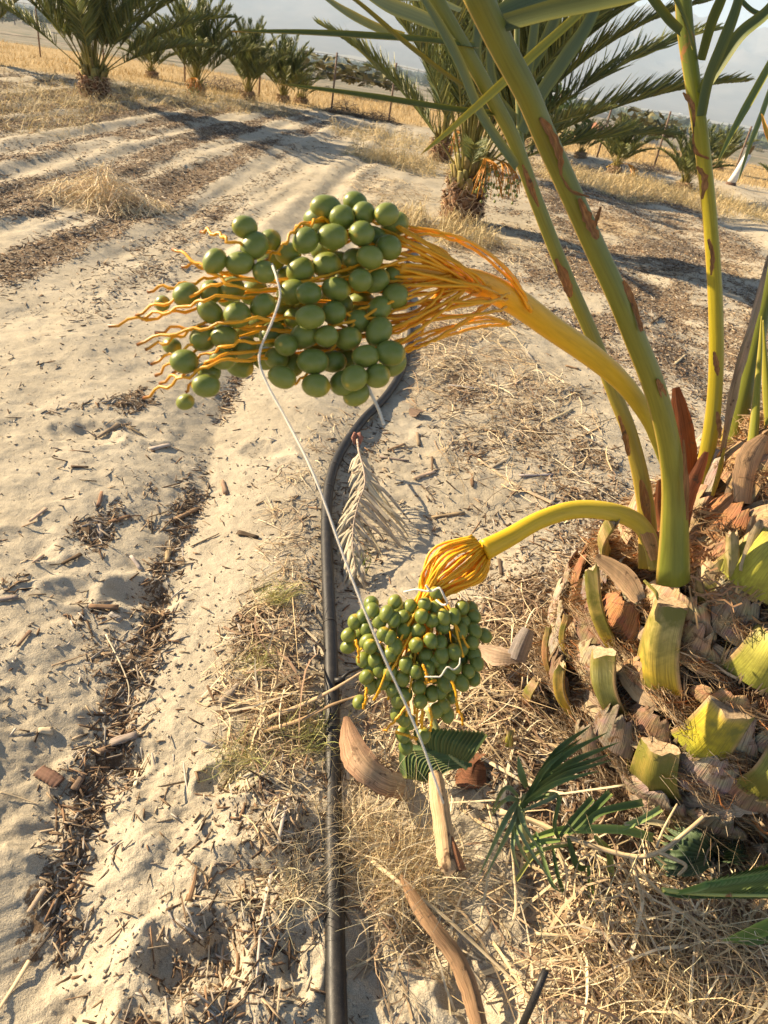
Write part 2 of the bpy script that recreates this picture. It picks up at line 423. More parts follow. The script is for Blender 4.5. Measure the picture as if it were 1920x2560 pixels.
def thing(name, mb, mats, label, cat, group=None, smooth=True):
    """a one-mesh thing with its origin at its lowest middle point"""
    A = np.array(mb.v); loc = Vector(((A[:, 0].min() + A[:, 0].max()) / 2, (A[:, 1].min() + A[:, 1].max()) / 2, A[:, 2].min()))
    return tag(mb.build(name, mats, None, smooth, loc), label, cat, group)
def jit(c, a): 
    k = 1 + (random.random() - .5) * 2 * a
    return tuple(max(0, x * k * (1 + (random.random() - .5) * a * .4)) for x in c)

# ------------------------------------------------------------------ ground
def litter(x, y):
    """how much chopped bark and leaf lies on the sand, 0..1"""
    n1 = fbm(x * 2.6 + 5, y * 2.1 + 1, 4); n2 = fbm(x * 7 + 1, y * 6, 3); n3 = fbm(x * 4.5 + 5, y * .7 + 1, 4)
    wx = x + 0.09 * fbm(y * 0.35, x * 0.2, 2)
    right = sstep(0.02, 0.25, x) * sstep(1.3, 1.8, y) * (0.40 + 0.9 * n1 + .5 * n2)
    right = right + sstep(.8, 1.4, x) * sstep(3, 4, y) * .45 * sstep(4.2, 3.2, x - .03 * y)
    right = right * (1 - .75 * sstep(3.3, 4.2, x))
    hose = np.exp(-((x + 0.13 + .05 * n1) / 0.12) ** 2) * sstep(3.3, 2.4, y) * .75
    stripes = .5 + .5 * np.sin(wx * 8.5 + 2.6)
    left = sstep(-1.2, -2.0, x + .05 * (y - 4)) * sstep(3.0, 4.2, y) * (.22 + .65 * stripes + .4 * n1 + .9 * n3 + .3 * n2)
    mid = sstep(-.2, -.6, x) * sstep(3.0, 4.5, y) * (.02 + .22 * stripes + .2 * n1 + .6 * n3)
    nl = (1 - sstep(3, 4, y)) * sstep(-.12, -.3, x) * (sstep(.20, .6, n1 + .35 * n2) * 1.0 + .03)
    d = x - rut_x(y)
    rl = (1 - sstep(3, 3.8, y)) * np.exp(-((d + .015 + .05 * n2) / .055) ** 2) * sstep(-.25, .35, n1 + .3) * 1.0
    foot = sstep(.80, .55, np.sqrt((x - .92) ** 2 + (y - 1.35) ** 2)) * .85
    left = np.maximum(left, foot)
    far = 1 - sstep(14.5, 17.5, np.sqrt(x * x + y * y))
    return np.clip(np.maximum.reduce([right, hose * .7, left * 1.35, mid * 1.3, nl, rl]), 0, 1) * far

def build_ground():
    rows = np.concatenate([np.linspace(0.02, .4, 14)[:-1], np.exp(np.arange(math.log(.4), math.log(26), .0046)), np.exp(np.arange(math.log(26), math.log(9500), .022))])
    ang = np.concatenate([np.radians(np.arange(-180, -42, 4.)), np.arange(R_(-40), R_(40), .0046), np.radians(np.arange(42, 180, 4.))])
    Rr, A = np.meshgrid(rows, ang, indexing='ij')
    X = Rr * np.sin(A); Y = Rr * np.cos(A)
    Z = height(X, Y)
    nr, na = X.shape
    r = np.sqrt(X * X + Y * Y)
    lit = litter(X, Y)
    rr = r - 0.10 * X
    gold = sstep(16.6, 17.8, rr + .8 * fbm(X * .5, Y * .5, 3)) * (1 - sstep(34, 60, r))
    gold = np.maximum(gold, .5 * sstep(.15, .5, fbm(X * .9 + 8, Y * .9, 3)) * sstep(6.5, 9, r) * (1 - sstep(16, 18, r)) * np.maximum(sstep(.4, 1, X) * .7, sstep(-4, -5, X)))
    val = sstep(34, 60, r)
    C = np.stack([lit, gold, val], -1).reshape(-1, 3)
    V = np.stack([X, Y, Z], -1).reshape(-1, 3)
    i = np.arange(nr - 1)[:, None] * na + np.arange(na - 1)[None, :]
    Fc = np.stack([i, i + 1, i + na + 1, i + na], -1).reshape(-1, 4)
    j = np.arange(nr - 1) * na
    Fc2 = np.stack([j + na - 1, j, j + na, j + 2 * na - 1], -1)
    Fc = np.vstack([Fc, Fc2])[:, ::-1]
    me = np_mesh('ground', V, Fc, C, np.zeros_like(V), M['ground'], True)
    tag(link('ground', me), 'pale dry sand of the date orchard with wheel ruts and footprints running down to the valley', 'ground', kind='structure')
build_ground()

def build_mountains():
    nx, ny = 420, 150
    ys = np.linspace(4300, 13600, ny); us = np.linspace(-1.25, 1.35, nx)
    Yg, Ug = np.meshgrid(ys, us, indexing='ij'); X = Ug * Yg * .8
    u = X / Yg
    # skyline, as tangent of elevation
    base = 0.092 + .014 * fbm(u * 4 + 2, u * 0 + 1, 3) - .012 * sstep(.30, .55, u)
    ramp_ = sstep(4700, 9800, Yg) ** 1.25
    rid = 1 - np.abs(fbm(X * .0007 + 3, Yg * .0005, 5, .55)) * 2.1
    rid2 = 1 - np.abs(fbm(X * .0022 + 9, Yg * .0014, 4, .55)) * 2
    H = np.minimum(base * 9800 * ramp_ * (.58 + .36 * rid + .12 * rid2) * (1 - .5 * sstep(11500, 13600, Yg)), 985)
    Z = -100 + H
    V = np.stack([X, Yg, Z], -1).reshape(-1, 3)
    i = np.arange(ny - 1)[:, None] * nx + np.arange(nx - 1)[None, :]
    Fc = np.stack([i, i + 1, i + nx + 1, i + nx], -1).reshape(-1, 4)
    me = np_mesh('mountains', V, Fc, None, None, M['mountain'], True)
    tag(link('mountains', me), 'bare desert mountains fading into haze beyond the valley', 'mountains', kind='structure')
build_mountains()

# ------------------------------------------------------------------ palms of the orchard
GREEN = [(.15, .17, .052), (.11, .14, .052), (.23, .23, .065), (.13, .155, .072)]
def frond_mesh(name, L, nleaf, leafL, a0, a1, seed, bare=.24, wleaf=.014, pr=.012, v=.55, seg=2, cut=False, bundle=0.9):
    """rachis from the origin up +Z bending to +X; leaflets in two ranks set in a V"""
    rd = random.Random(seed); mb = MB(); n = 26
    pts = [Vector((0, 0, 0))]; tang = []
    for i in range(n):
        t = i / (n - 1); a = a0 + (a1 - a0) * t ** 1.4
        d = Vector((math.sin(a), .05 * math.sin(t * 3 + seed), math.cos(a))).normalized(); tang.append(d)
        pts.append(pts[-1] + d * (L / n))
    rad = [pr * (2.3 * (1 - min(1, t * 7)) ** 2 + 1.0 * (1 - .85 * t)) for t in [i / n for i in range(n + 1)]]
    mb.tube(pts, rad, 6, colf=lambda t, th: tuple(lerp(a, b, min(1, t * 1.8)) for a, b in zip((.36, .30, .08), (.13, .15, .045))), flat=.7)
    for side in (-1, 1):
        for i in range(nleaf):
            t = bare + (1 - bare) * (i + rd.random() * .7) / nleaf
            if t > .995: t = .995
            s = t * n; k = min(int(s), n - 1); fr = s - k
            p = pts[k].lerp(pts[k + 1], fr); tg = tang[min(k, n - 1)]
            up = Vector((-tg.z, 0, tg.x)); up = up if up.z > 0 or up.x < 0 else -up      # adaxial side
            up = Vector((-math.cos(a0 + (a1 - a0) * t ** 1.4), 0, math.sin(a0 + (a1 - a0) * t ** 1.4)))
            sd_ = Vector((0, side, 0))
            u = (t - bare) / (1 - bare)
            ln = leafL * (.5 + .9 * math.sin(math.pi * min(1, (u * .86 + .16))) ** .8) * (.8 + .3 * rd.random()) * (1 - .35 * u)
            fw = .78 + .75 * u + .25 * rd.random()
            vv = v + rd.uniform(-.35, .35)
            d = (tg * fw + sd_ * 1.0 * bundle + up * vv + Vector((rd.uniform(-.12, .12), rd.uniform(-.12, .12), rd.uniform(-.12, .12)))).normalized()
            if cut: ln *= .5
            c = jit(GREEN[rd.randrange(4)], .22)
            nn = up.cross(d).normalized() if rd.random() < .5 else up
            q = []
            for sgi in range(seg + 1):
                f = sgi / seg
                q.append(p + d * (ln * f) + Vector((0, 0, -1)) * (ln * .10 * f * f * rd.random() * 2) + tg * (.06 * ln * f * f))
            wd = wleaf * (.8 + .4 * rd.random())
            b = d.cross(nn).normalized(); ups = nn * wd * .45
            prev = None; rnd = rd.random() * 10
            for sgi, pp in enumerate(q):
                f = sgi / seg; ww = wd * (.55, 1.0, .02)[min(2, int(round(f * 2)))] if seg == 2 else wd * math.sin(math.pi * min(.97, .25 + f * .75)) 
                row = [mb.add(pp - b * ww + ups * (ww / wd), c, (-1, f * 3, rnd)), mb.add(pp, tuple(x * 1.25 for x in c), (0, f * 3, rnd)), mb.add(pp + b * ww + ups * (ww / wd), c, (1, f * 3, rnd))]
                if prev:
                    mb.face(prev[0], prev[1], row[1], row[0]); mb.face(prev[1], prev[2], row[2], row[1])
                prev = row
    return mb.mesh(name, M['leaf_far'])

FR = {}
def get_fronds(kind):
    if kind in FR: return FR[kind]
    out = []
    if kind == 'near':
        for s in range(7): out.append(frond_mesh('frond', 2.15 + .12 * s % .4, 112, .33, R_(4 + s * 3), R_(24 + s * 7), 20 + s, wleaf=.0092, pr=.013, seg=3))
    elif kind == 'mid':
        for s in range(6): out.append(frond_mesh('frond', 1.75, 84, .30, R_(4 + s * 4), R_(24 + s * 9), 40 + s, wleaf=.0098, pr=.012))
    else:
        for s in range(5): out.append(frond_mesh('frond', 1.3, 58, .24, R_(4 + s * 4), R_(26 + s * 9), 60 + s, wleaf=.0105, pr=.011))
    FR[kind] = out; return out

def boot_trunk(h, r, seed, col=(.16, .085, .045), nboot=40):
    """short shaggy trunk covered with cut leaf bases"""
    rd = random.Random(seed); mb = MB()
    n = 9; pts = [(0, 0, -.06 + (h + .06) * i / (n - 1)) for i in range(n)]
    rad = [r * (1.05, 1.12, 1.1, 1.02, .98, .92, .85, .72, .5)[i] * .86 for i in range(n)]
    mb.tube(pts, rad, 14, col=col, lump=.3)
    for i in range(nboot):
        t = (i + .5) / nboot; z = h * (.04 + .9 * t); a = i * 2.399 + rd.random() * .3
        rr = r * lerp(.98, .62, t); out = Vector((math.cos(a), math.sin(a), 0))
        tilt = .55 + .9 * t
        d = (out * .6 + Vector((0, 0, tilt))).normalized(); ln = r * rd.uniform(.3, .6) * (1 + 1.3 * t * t)
        p0 = out * rr * .8 + Vector((0, 0, z)); sdv = out.cross(Vector((0, 0, 1)))
        cc = jit((.20, .11, .06) if t < .55 else (.30, .24, .09), .35)
        w0 = r * rd.uniform(.16, .30); w1 = r * rd.uniform(.08, .16)
        mb.tube([p0, p0 + d * ln * .5, p0 + d * ln], [w0, (w0 + w1) / 2, w1], 7, col=cc, flat=.45, flat_dir=out, lump=.25)
    for i in range(420):
        a = rd.random() * 6.283; z = h * rd.random() * .85; out = Vector((math.cos(a), math.sin(a), 0)); sdv = out.cross(Vector((0, 0, 1)))
        p = out * r * rd.uniform(.88, 1.0) + Vector((0, 0, z)); q = p + sdv * rd.uniform(-.12, .12) + Vector((0, 0, rd.uniform(-.12, .03))) + out * rd.uniform(.0, .05)
        mb.ribbon([p, (p + q) / 2 + out * .02, q], [.004, .004, .001], out, jit((.40, .28, .17), .4))
    return mb.mesh('trunk', M['wood'])

def bunch_mesh(seed, s=1.0, nd=38):
    rd = random.Random(seed); mb = MB()
    for i in range(26):
        a = rd.uniform(-.9, .9); b = rd.uniform(-.5, .5)
        q = [Vector((0, 0, 0)), Vector((.12, b * .06, .01)), Vector((.22 + .05 * rd.random(), b * .2, -.06 + a * .05)), Vector((.26 + .08 * rd.random(), b * .32, -.2 + a * .1))]
        mb.tube([x * s for x in spline(q, 7)], .0035 * s, 4, col=jit((.60, .25, .025), .2))
    for i in range(nd):
        p = Vector((rd.gauss(.27, .045), rd.gauss(0, .06), rd.gauss(-.18, .06))) * s; r = .014 * s
        mb.tube([p + Vector((0, 0, r)), p + Vector((0, 0, r * .6)), p - Vector((0, 0, r * .6)), p - Vector((0, 0, r))], [r * .2, r * .85, r * .85, r * .2], 6, col=jit((.20, .22, .06), .2))
    mb.tube([Vector((-.3, 0, -.12)) * s, Vector((-.15, 0, .0)) * s, Vector((0, 0, 0))], .012 * s, 6, col=(.5, .3, .05))
    return mb.mesh('fruit_bunch', M['orange'])

def palm(x, y, kind, nf, h, r, seed, label, group, scale=1.0, extra=(), spread=(8, 78), bunches=0, name='date_palm', lean=(0, 0)):
    rd = random.Random(seed); z = hz(x, y)
    t = empty(name, (x, y, z), label, 'palm tree', group)
    link('trunk', boot_trunk(h, r, seed, nboot=64 if r > .19 else 34), t)
    fr = get_fronds(kind)
    for i in range(nf):
        u = (i + .5) / nf
        az = i * 2.39996 + rd.uniform(-.2, .2); k = min(len(fr) - 1, int(u * len(fr)))
        tilt = R_(lerp(spread[0], spread[1], u ** 1.2) - 6 - 3.5 * k) + rd.uniform(-.08, .08)
        o = link('frond', fr[k], t, (math.cos(az) * r * .4 * u, math.sin(az) * r * .4 * u, h * (1 - .25 * u)))
        o.rotation_euler = (rd.uniform(-.15, .15), tilt, az); o.scale = [scale * rd.uniform(.85, 1.1)] * 3
    for (az, tilt, k, s) in extra:
        o = link('frond', fr[k], t, (math.cos(R_(az)) * r * .4, math.sin(R_(az)) * r * .4, h * .85))
        o.rotation_euler = (0, R_(tilt), R_(az)); o.scale = [s] * 3
    for b in range(bunches):
        az = rd.uniform(-2.9, -.3); o = link('fruit_bunch', bunch_mesh(seed + b), t, (math.cos(az) * r * 1.5, math.sin(az) * r * 1.5, h * 1.25)); o.rotation_euler = (0, 0, az)
    return t

GRP = 'young date palms standing in the orchard rows'
g = G(1150, 548)
palm(g.x, g.y, 'near', 48, .48, .20, 5, 'large bushy date palm with a stump-covered trunk beside the sandy track', GRP,
     1.0, extra=((8, 54, 1, .86), (-12, 40, 2, 1.0), (20, 28, 3, 1.05), (172, 36, 2, .8), (-90, 50, 2, .5), (-50, 40, 2, .7)), spread=(0, 30), bunches=2)
g = G(1098, 400)
palm(g.x, g.y, 'mid', 18, .35, .16, 9, 'date palm with an orange fruit bunch, half hidden behind the large bushy palm', GRP, 1.0, spread=(2, 36), bunches=2)
g = G(238, 245)
palm(g.x, g.y, 'near', 46, .36, .22, 11, 'broad date palm with a dark red-brown trunk, biggest of the palms across the furrows', GRP, .86, spread=(0, 40),
     extra=((188, 44, 2, .9), (-8, 50, 2, .85), (170, 30, 3, .9), (10, 36, 3, .9)))
for px, py, kd, nf, h, r, sd_, s, lb in (
    (-45, 155, 'mid', 24, .35, .2, 13, 1.05, 'date palm cut off by the edge of the picture, in front of the wire fence'),
    (380, 195, 'small', 26, .15, .11, 14, .66, 'small date palm between the broad palm with the red-brown trunk and a tall spiky one'),
    (492, 240, 'mid', 36, .24, .12, 15, .80, 'tall spiky date palm with yellow lower stalks and a green sucker at its foot'),
    (620, 250, 'mid', 32, .18, .10, 16, .66, 'upright date palm just below the tip of the long horizontal leaflet'),
    (708, 255, 'small', 32, .16, .10, 17, .80, 'low spreading date palm at the far end of the row across the furrows'),
    (752, 258, 'small', 14, .12, .12, 18, .5, 'tiny bushy date palm at the foot of the low spreading palm'),
    (1450, 395, 'small', 22, .14, .08, 19, .46, 'small date palm beneath the drooping dark frond, leftmost of those by the houses'),
    (1535, 432, 'small', 30, .14, .08, 21, .60, 'fan-shaped small date palm in front of the tan-roofed house'),
    (1706, 478, 'small', 30, .18, .10, 22, .64, 'dark dense date palm with brown lower stalks beside the yellow frond stem'),
    (1792, 425, 'mid', 26, .12, .09, 23, .52, 'wide spreading date palm behind the white-wrapped young trunk'),
    (1960, 560, 'mid', 16, .15, .08, 24, .55, 'sparse date palm reaching in from the edge beside the white-wrapped young trunk')):
    g = G(px, py); palm(g.x, g.y, kd, nf, h, r, sd_, lb, GRP, s, spread=(1, 36) if kd != 'small' else (1, 46), bunches=1 if sd_ in (15, 21) else 0)

# wrapped young palm
g = G(1826, 462)
t = empty('wrapped_young_palm', g, 'young palm trunk wrapped in white cloth with a brown cut top', 'young palm')
mb = MB(); top = Vector((.13, 0, .62))
mb.tube([Vector((0, 0, .03)), top * .3, top * .6, top * .93], [.085, .075, .07, .062], 12, col=(.72, .70, .66), lump=.1); mb.build('wrapping', M['wrap'], t)
mb = MB(); mb.tube([Vector((0, 0, -.06)), Vector((0, 0, .05))], [.13, .09], 10, col=(.15, .09, .06), lump=.2)
for i in range(9):
    a = i * .7; mb.ribbon([top * .9, top + Vector((math.cos(a) * .05, math.sin(a) * .05, .08 + .05 * random.random()))], [.03, .01], (0, -1, 0), (.22, .15, .07))
mb.build('cut_crown', M['wood'], t)

# fences: steel posts and wires
def fence(pts, label, h=1.05):
    b = pts[0]; t = empty('wire_fence', b, label, 'fence', 'fences along the dry grass field')
    tops = []
    for p in pts:
        mb = MB(); q = p - b; lean = Vector((random.uniform(-.03, .03), random.uniform(-.03, .03), 0))
        mb.tube([q + Vector((0, 0, -.15)), q + lean + Vector((0, 0, h))], .020, 6, col=(1, 1, 1)); mb.build('post', M['metal'], t); tops.append((q, lean))
    for hh in (.35, .65, .95):
        mb = MB()
        for (a, la), (c, lc) in zip(tops, tops[1:]):
            A = a + la * hh + Vector((0, 0, hh * h)); B = c + lc * hh + Vector((0, 0, hh * h)); mb.tube([A, (A + B) / 2 - Vector((0, 0, .03)), B], .004, 4)
        mb.build('wire', M['wire'], t)
def at_row(xs, y0=17.6, k=.10):
    o = []
    for x in xs:
        y = y0 + k * x; o.append(Vector((x, y, hz(x, y))))
    return o
fence(at_row([-18, -15.8, -13.6, -11.4, -9.6, -8.1, -6.2], 18.4, -.02), 'thin rusty wire fence behind the broad palm across the furrows')
fence(at_row([-4.2, -2.6, -1.35, .6, 2.1, 3.1, 4.3, 5.9, 7.7, 9.6], 17.1, -.06), 'thin rusty wire fence along the dry grass in front of the houses')

# ------------------------------------------------------------------ dry grass field and tufts, each one mass
def grass_np(name, pos, hgt, wid, cols, lean, mat, label, cat, seed=1, seg=3):
    rg = np.random.default_rng(seed); n = len(pos)
    az = rg.random(n) * 6.283; dirv = np.stack([np.cos(az), np.sin(az), np.zeros(n)], 1)
    fa = rg.random(n) * 6.283; b = np.stack([np.cos(fa), np.sin(fa), np.zeros(n)], 1)
    V = np.zeros((n, (seg + 1) * 2, 3)); U = np.zeros_like(V); C = np.zeros_like(V)
    for i in range(seg + 1):
        f = i / seg; c = pos + dirv * (lean * hgt * f ** 1.8)[:, None]; c[:, 2] += hgt * (f - .25 * f * f * lean)
        ww = (wid * (1 - f * .9))[:, None]
        V[:, 2 * i] = c - b * ww; V[:, 2 * i + 1] = c + b * ww
        U[:, 2 * i] = np.stack([-np.ones(n), np.full(n, f * 3), az * 3], 1); U[:, 2 * i + 1] = np.stack([np.ones(n), np.full(n, f * 3), az * 3], 1)
        C[:, 2 * i] = cols; C[:, 2 * i + 1] = cols
    k = (seg + 1) * 2; base = np.arange(n)[:, None] * k
    Fc = np.concatenate([base + np.array([2 * i, 2 * i + 1, 2 * i + 3, 2 * i + 2]) for i in range(seg)])
    me = np_mesh(name, V.reshape(-1, 3), Fc, C.reshape(-1, 3), U.reshape(-1, 3), mat)
    return tag(link(name, me), label, cat, kind='stuff')
def colmix(n, a, b, rg, j=.2):
    t = rg.random((n, 1)); return (np.array(a) * (1 - t) + np.array(b) * t) * (1 + (rg.random((n, 1)) - .5) * 2 * j)
rg = np.random.default_rng(11)
n = 150000
X = rg.uniform(-24, 26, n); Y = 12 + 29 * rg.random(n) ** 1.3
rr = np.sqrt(X * X + Y * Y) - .10 * X
k = (rr > 17.0 + .8 * fbm(X * .5, Y * .5, 3)) & (rr < 40); X, Y = X[k], Y[k]; n = len(X)
pos = np.stack([X, Y, height(X, Y) - .02], 1)
dens = .6 + .8 * fbm(X * .8, Y * .8, 3)
grass_np('dry_grass', pos, rg.uniform(.08, .24, n) * dens.clip(.3, 1.4), rg.uniform(.004, .010, n), colmix(n, (.50, .34, .14), (.72, .56, .30), rg, .2), rg.uniform(.2, .9, n), M['straw'],
         'field of golden dry grass beyond the orchard fence', 'grass', 2, 2)

# ------------------------------------------------------------------ brush heaps at the orchard edge
def brush(px, py, r, h, n, label, cols, name='brush_heap', cat='brush heap', grp='heaps of dead brush at the orchard edge', L=(.2, .5), w_=.006, up=.5, seed=0):
    rd = random.Random(int(px * 7 + py) + seed); g = G(px, py); mb = MB()
    for i in range(n):
        a = rd.random() * 6.283; q = rd.random() ** .6; x = math.cos(a) * r * q; y = math.sin(a) * r * q * .7
        zz = h * (1 - q * q) * rd.random(); b = rd.random() * 6.283; ln = rd.uniform(*L)
        d = Vector((math.cos(b), math.sin(b), rd.uniform(-.2, up))).normalized()
        p = Vector((g.x + x, g.y + y, hz(g.x + x, g.y + y) + zz)); 
        bend = Vector((rd.uniform(-.2, .2), rd.uniform(-.2, .2), -.15)) * ln
        mb.ribbon([p - d * ln / 2 + bend * .3, p, p + d * ln / 2 + bend], [w_ * .8, w_, w_ * .2], (rd.random() - .5, rd.random() - .5, 1), jit(cols[rd.randrange(len(cols))], .3))
    return thing(name, mb, M['straw'], label, cat, grp)
DK = [(.10, .07, .05), (.16, .11, .08), (.24, .18, .12)]
brush(560, 225, .7, .3, 420, 'grey-brown brush heap between the tall spiky palm and the upright palm', DK)
brush(862, 285, .45, .28, 300, 'small dark brush heap on the crest where the sandy track goes over', DK)
brush(948, 300, .5, .2, 260, 'low dark brush heap just beyond the end of the sandy track', DK)
brush(1330, 365, .8, .3, 360, 'brush heap behind the yellow stems of the fruiting palm', DK)
brush(1620, 425, .7, .15, 260, 'flat scatter of dead brush beyond the fan-shaped small palm', DK + [(.4, .3, .18)])

# ------------------------------------------------------------------ houses
def house(px, py, wx, wy, h, yaw, roofc, wallc, label, rise=.28, door=True, name='house', detail=True, over=.4):
    g = G(px, py); t = empty(name, g, label, 'house'); t.rotation_euler = (0, 0, R_(yaw))
    mb = MB(); v = [mb.add((x, y, z)) for z in (-1.5, h) for (x, y) in ((-wx / 2, -wy / 2), (wx / 2, -wy / 2), (wx / 2, wy / 2), (-wx / 2, wy / 2))]
    for a in range(4): mb.face(v[a], v[(a + 1) % 4], v[4 + (a + 1) % 4], v[4 + a])
    rz = h + rise * wy / 2; g1 = mb.add((-wx / 2, 0, rz)); g2 = mb.add((wx / 2, 0, rz))
    mb.face(v[7], v[4], g1); mb.face(v[5], v[6], g2); mb.face(v[4], v[5], g2, g1); mb.face(v[6], v[7], g1, g2)
    mb.build('wall', M[wallc], t, False)
    mb = MB(); th = .18; X2 = wx / 2 + over; Yo = wy / 2 + over; ze = h - rise * over
    for sgn in (-1, 1):
        a = [(-X2, 0, rz + .05), (X2, 0, rz + .05), (X2, sgn * Yo, ze + .05), (-X2, sgn * Yo, ze + .05)]
        b = [(x, y, z + th) for x, y, z in a]; ia = [mb.add(q) for q in a]; ib = [mb.add(q) for q in b]
        mb.face(*ib); mb.face(*reversed(ia))
        for q in range(4): mb.face(ia[q], ia[(q + 1) % 4], ib[(q + 1) % 4], ib[q])
    rf = mb.build('roof', M[roofc], t, False)
    if detail:
        mb = MB(); mb.box((wx / 2 + .03, 0, 1.15), (.06, wy * .5, 2.3)); mb.build('garage_door', M['white'], t, False)
        for xx in (-wx * .3, 0, wx * .28):
            mb = MB(); mb.box((xx, -wy / 2 - .03, 1.5), (1.3, .08, 1.1)); f = mb.build('window', M['white'], t, False)
            mb = MB(); mb.box((xx, -wy / 2 - .08, 1.5), (1.1, .06, .9)); mb.build('pane', M['glass'], f, False)
        mb = MB(); mb.box((0, wy * .15, rz), (.8, .6, 1.0)); mb.build('vent_stack', M[roofc], rf, False)
    return t
house(1598, 352, 14, 9, 2.6, 24, 'roof', 'wall', 'tan-roofed house with a pale gable wall and white garage door', .42)
house(1522, 332, 16, 9, 2.6, 16, 'roof', 'wallred', 'long low house with red-brown walls and a flat tan roof', .22)
house(1680, 326, 15, 8, 3, 15, 'white', 'wall', 'white-roofed cream building beside the dark round tree', .3)
house(1405, 252, 34, 16, 5, -12, 'white', 'white', 'long white-roofed warehouse beyond the scrub', .15, detail=False)
house(1702, 285, 22, 12, 3, 30, 'white', 'white', 'small white shed roof in the trees just beyond the white-roofed cream building', .2, detail=False)

rd = random.Random(99)
for i in range(46):
    px = rd.uniform(1120, 1910); hy = 110 + (px - 960) * .177
    py = hy + rd.uniform(46, 92); 
    if i < 8: px = rd.uniform(640, 960); py = 110 + (px - 960) * .177 + rd.uniform(50, 75)
    g = G(px, py); dist = (g - CP).length
    if dist > 4500: continue
    s = rd.uniform(9, 24) * (1 + dist / 2500)
    mb = MB(); wx, wy, h = s, s * .6, 3.4 + s * .08
    mb.box((0, 0, h / 2 - 1), (wx, wy, h + 2))
    t = empty('distant_house', g, 'tiny pale building among the trees of the hazy valley town', 'house', 'tiny pale buildings of the hazy valley town'); t.rotation_euler = (0, 0, rd.random() * 3)
    mb.build('wall', M['wall'] if rd.random() < .5 else M['white'], t, False)
    mb = MB(); a = [mb.add(q) for q in ((-wx / 2 - .4, -wy / 2 - .4, h), (wx / 2 + .4, -wy / 2 - .4, h), (wx / 2 + .4, wy / 2 + .4, h), (-wx / 2 - .4, wy / 2 + .4, h), (-wx / 2, 0, h + wy * .2), (wx / 2, 0, h + wy * .2))]
    mb.face(a[0], a[1], a[5], a[4]); mb.face(a[2], a[3], a[4], a[5]); mb.face(a[3], a[0], a[4]); mb.face(a[1], a[2], a[5]); mb.face(a[3], a[2], a[1], a[0])
    mb.build('roof', M['white'] if rd.random() < .6 else M['roof'], t, False)

# ------------------------------------------------------------------ valley trees and shrubs
def crown_mesh(name, seed, n=260, flat=.8, leaf=.16, col=((.060, .080, .035), (.085, .105, .045)), trunk=True, ball=6):
    rg = np.random.default_rng(seed)
    cs = rg.normal(0, .33, (ball, 3)); cs[:, 2] = rg.uniform(-.3, .45, ball); rs = rg.uniform(.3, .55, ball)
    idx = rg.integers(0, ball, n); d = rg.normal(0, 1, (n, 3)); d /= np.linalg.norm(d, axis=1)[:, None]
    pos = cs[idx] + d * (rs[idx] * rg.uniform(.6, 1.05, n))[:, None]; pos[:, 2] = pos[:, 2] * flat + .75
    a = rg.normal(0, 1, (n, 3)); a /= np.linalg.norm(a, axis=1)[:, None]; b = np.cross(a, d); b /= np.linalg.norm(b, axis=1)[:, None] + 1e-6
    s = (leaf * rg.uniform(.5, 1.3, n))[:, None]
    V = np.stack([pos - a * s, pos - b * s * .6, pos + a * s, pos + b * s * .6], 1).reshape(-1, 3)
    C = np.repeat(colmix(n, col[0], col[1], rg, .25), 4, 0); Fc = np.arange(4 * n).reshape(-1, 4)
    if trunk:
        k = len(V); q = [(math.cos(t_) * .05, math.sin(t_) * .05, z) for z in (-.1, .7) for t_ in (0, 1.57, 3.14, 4.71)]
        V = np.vstack([V, q]); C = np.vstack([C, np.tile((.12, .09, .07), (8, 1))]); Fc = np.vstack([Fc, [[k + i, k + (i + 1) % 4, k + 4 + (i + 1) % 4, k + 4 + i] for i in range(4)]])
    return np_mesh(name, V, Fc, C, V * 1.0, M['far_leaf'])
shr = [crown_mesh('desert_shrub', 100 + i, 150, .6, .13, ((.10, .10, .05), (.22, .20, .11)), False) for i in range(3)]
trs = [crown_mesh('valley_tree', 200 + i, 240, .85, .15, ((.05, .07, .035), (.09, .11, .05))) for i in range(4)]
big = crown_mesh('round_tree', 300, 2600, .8, .05, ((.040, .062, .030), (.07, .095, .04)), True, 14)
lite = crown_mesh('round_tree', 301, 2000, .8, .055, ((.10, .15, .05), (.15, .19, .07)), True, 12)
def put(me, px, py, s, label, cat, grp=None, name=None, flat=1):
    g = G(px, py); o = link(name or me.name, me, None, (g.x, g.y, g.z - .1 * s)); o.scale = (s, s, s * flat); o.rotation_euler = (0, 0, rd.random() * 6.28)
    return tag(o, label, cat, grp)
for px, py, s, me, lb in ((1665, 318, 7, big, 'dark round tree behind the white-roofed cream building'), (1622, 322, 6, big, 'dark tree touching the drooping frond tip by the houses'),
                          (1612, 336, 4, lite, 'light green bushy tree just over the tan roof'), (1715, 308, 6, lite, 'light green tree between the white building and the yellow frond stem'),
                          (1560, 330, 4.5, big, 'small dark tree between the two tan-roofed houses'), (1880, 360, 8, lite, 'wide green tree crown behind the hanging leaflet tips'),
                          (1845, 352, 5, big, 'dark tree at the near end of the wide green crown'), (1300, 372, 1.3, lite, 'olive bush behind the curving yellow stems')):
    put(me, px, py, s, lb, 'tree', None, 'round_tree')
for px, py, s, f, lb in ((1640, 388, 1.1, .8, 'olive bush on the grass in front of the tan-roofed house'), (1610, 380, .9, .8, 'small bush at the edge of the grass by the fan-shaped palm'),
                         (1690, 372, 1.2, .8, 'grey bush behind the dark dense palm'), (880, 238, 1.6, .55, 'olive scrub bush rising behind the crest, closest to the low spreading palm'),
                         (940, 246, 1.3, .55, 'olive scrub bush rising behind the crest, closest to the large bushy palm'), (820, 222, 1.4, .5, 'low olive scrub bush behind the tip of the lower long leaflet')):
    put(shr[0], px, py, s, lb, 'bush', None, 'olive_bush', f)
i = 0
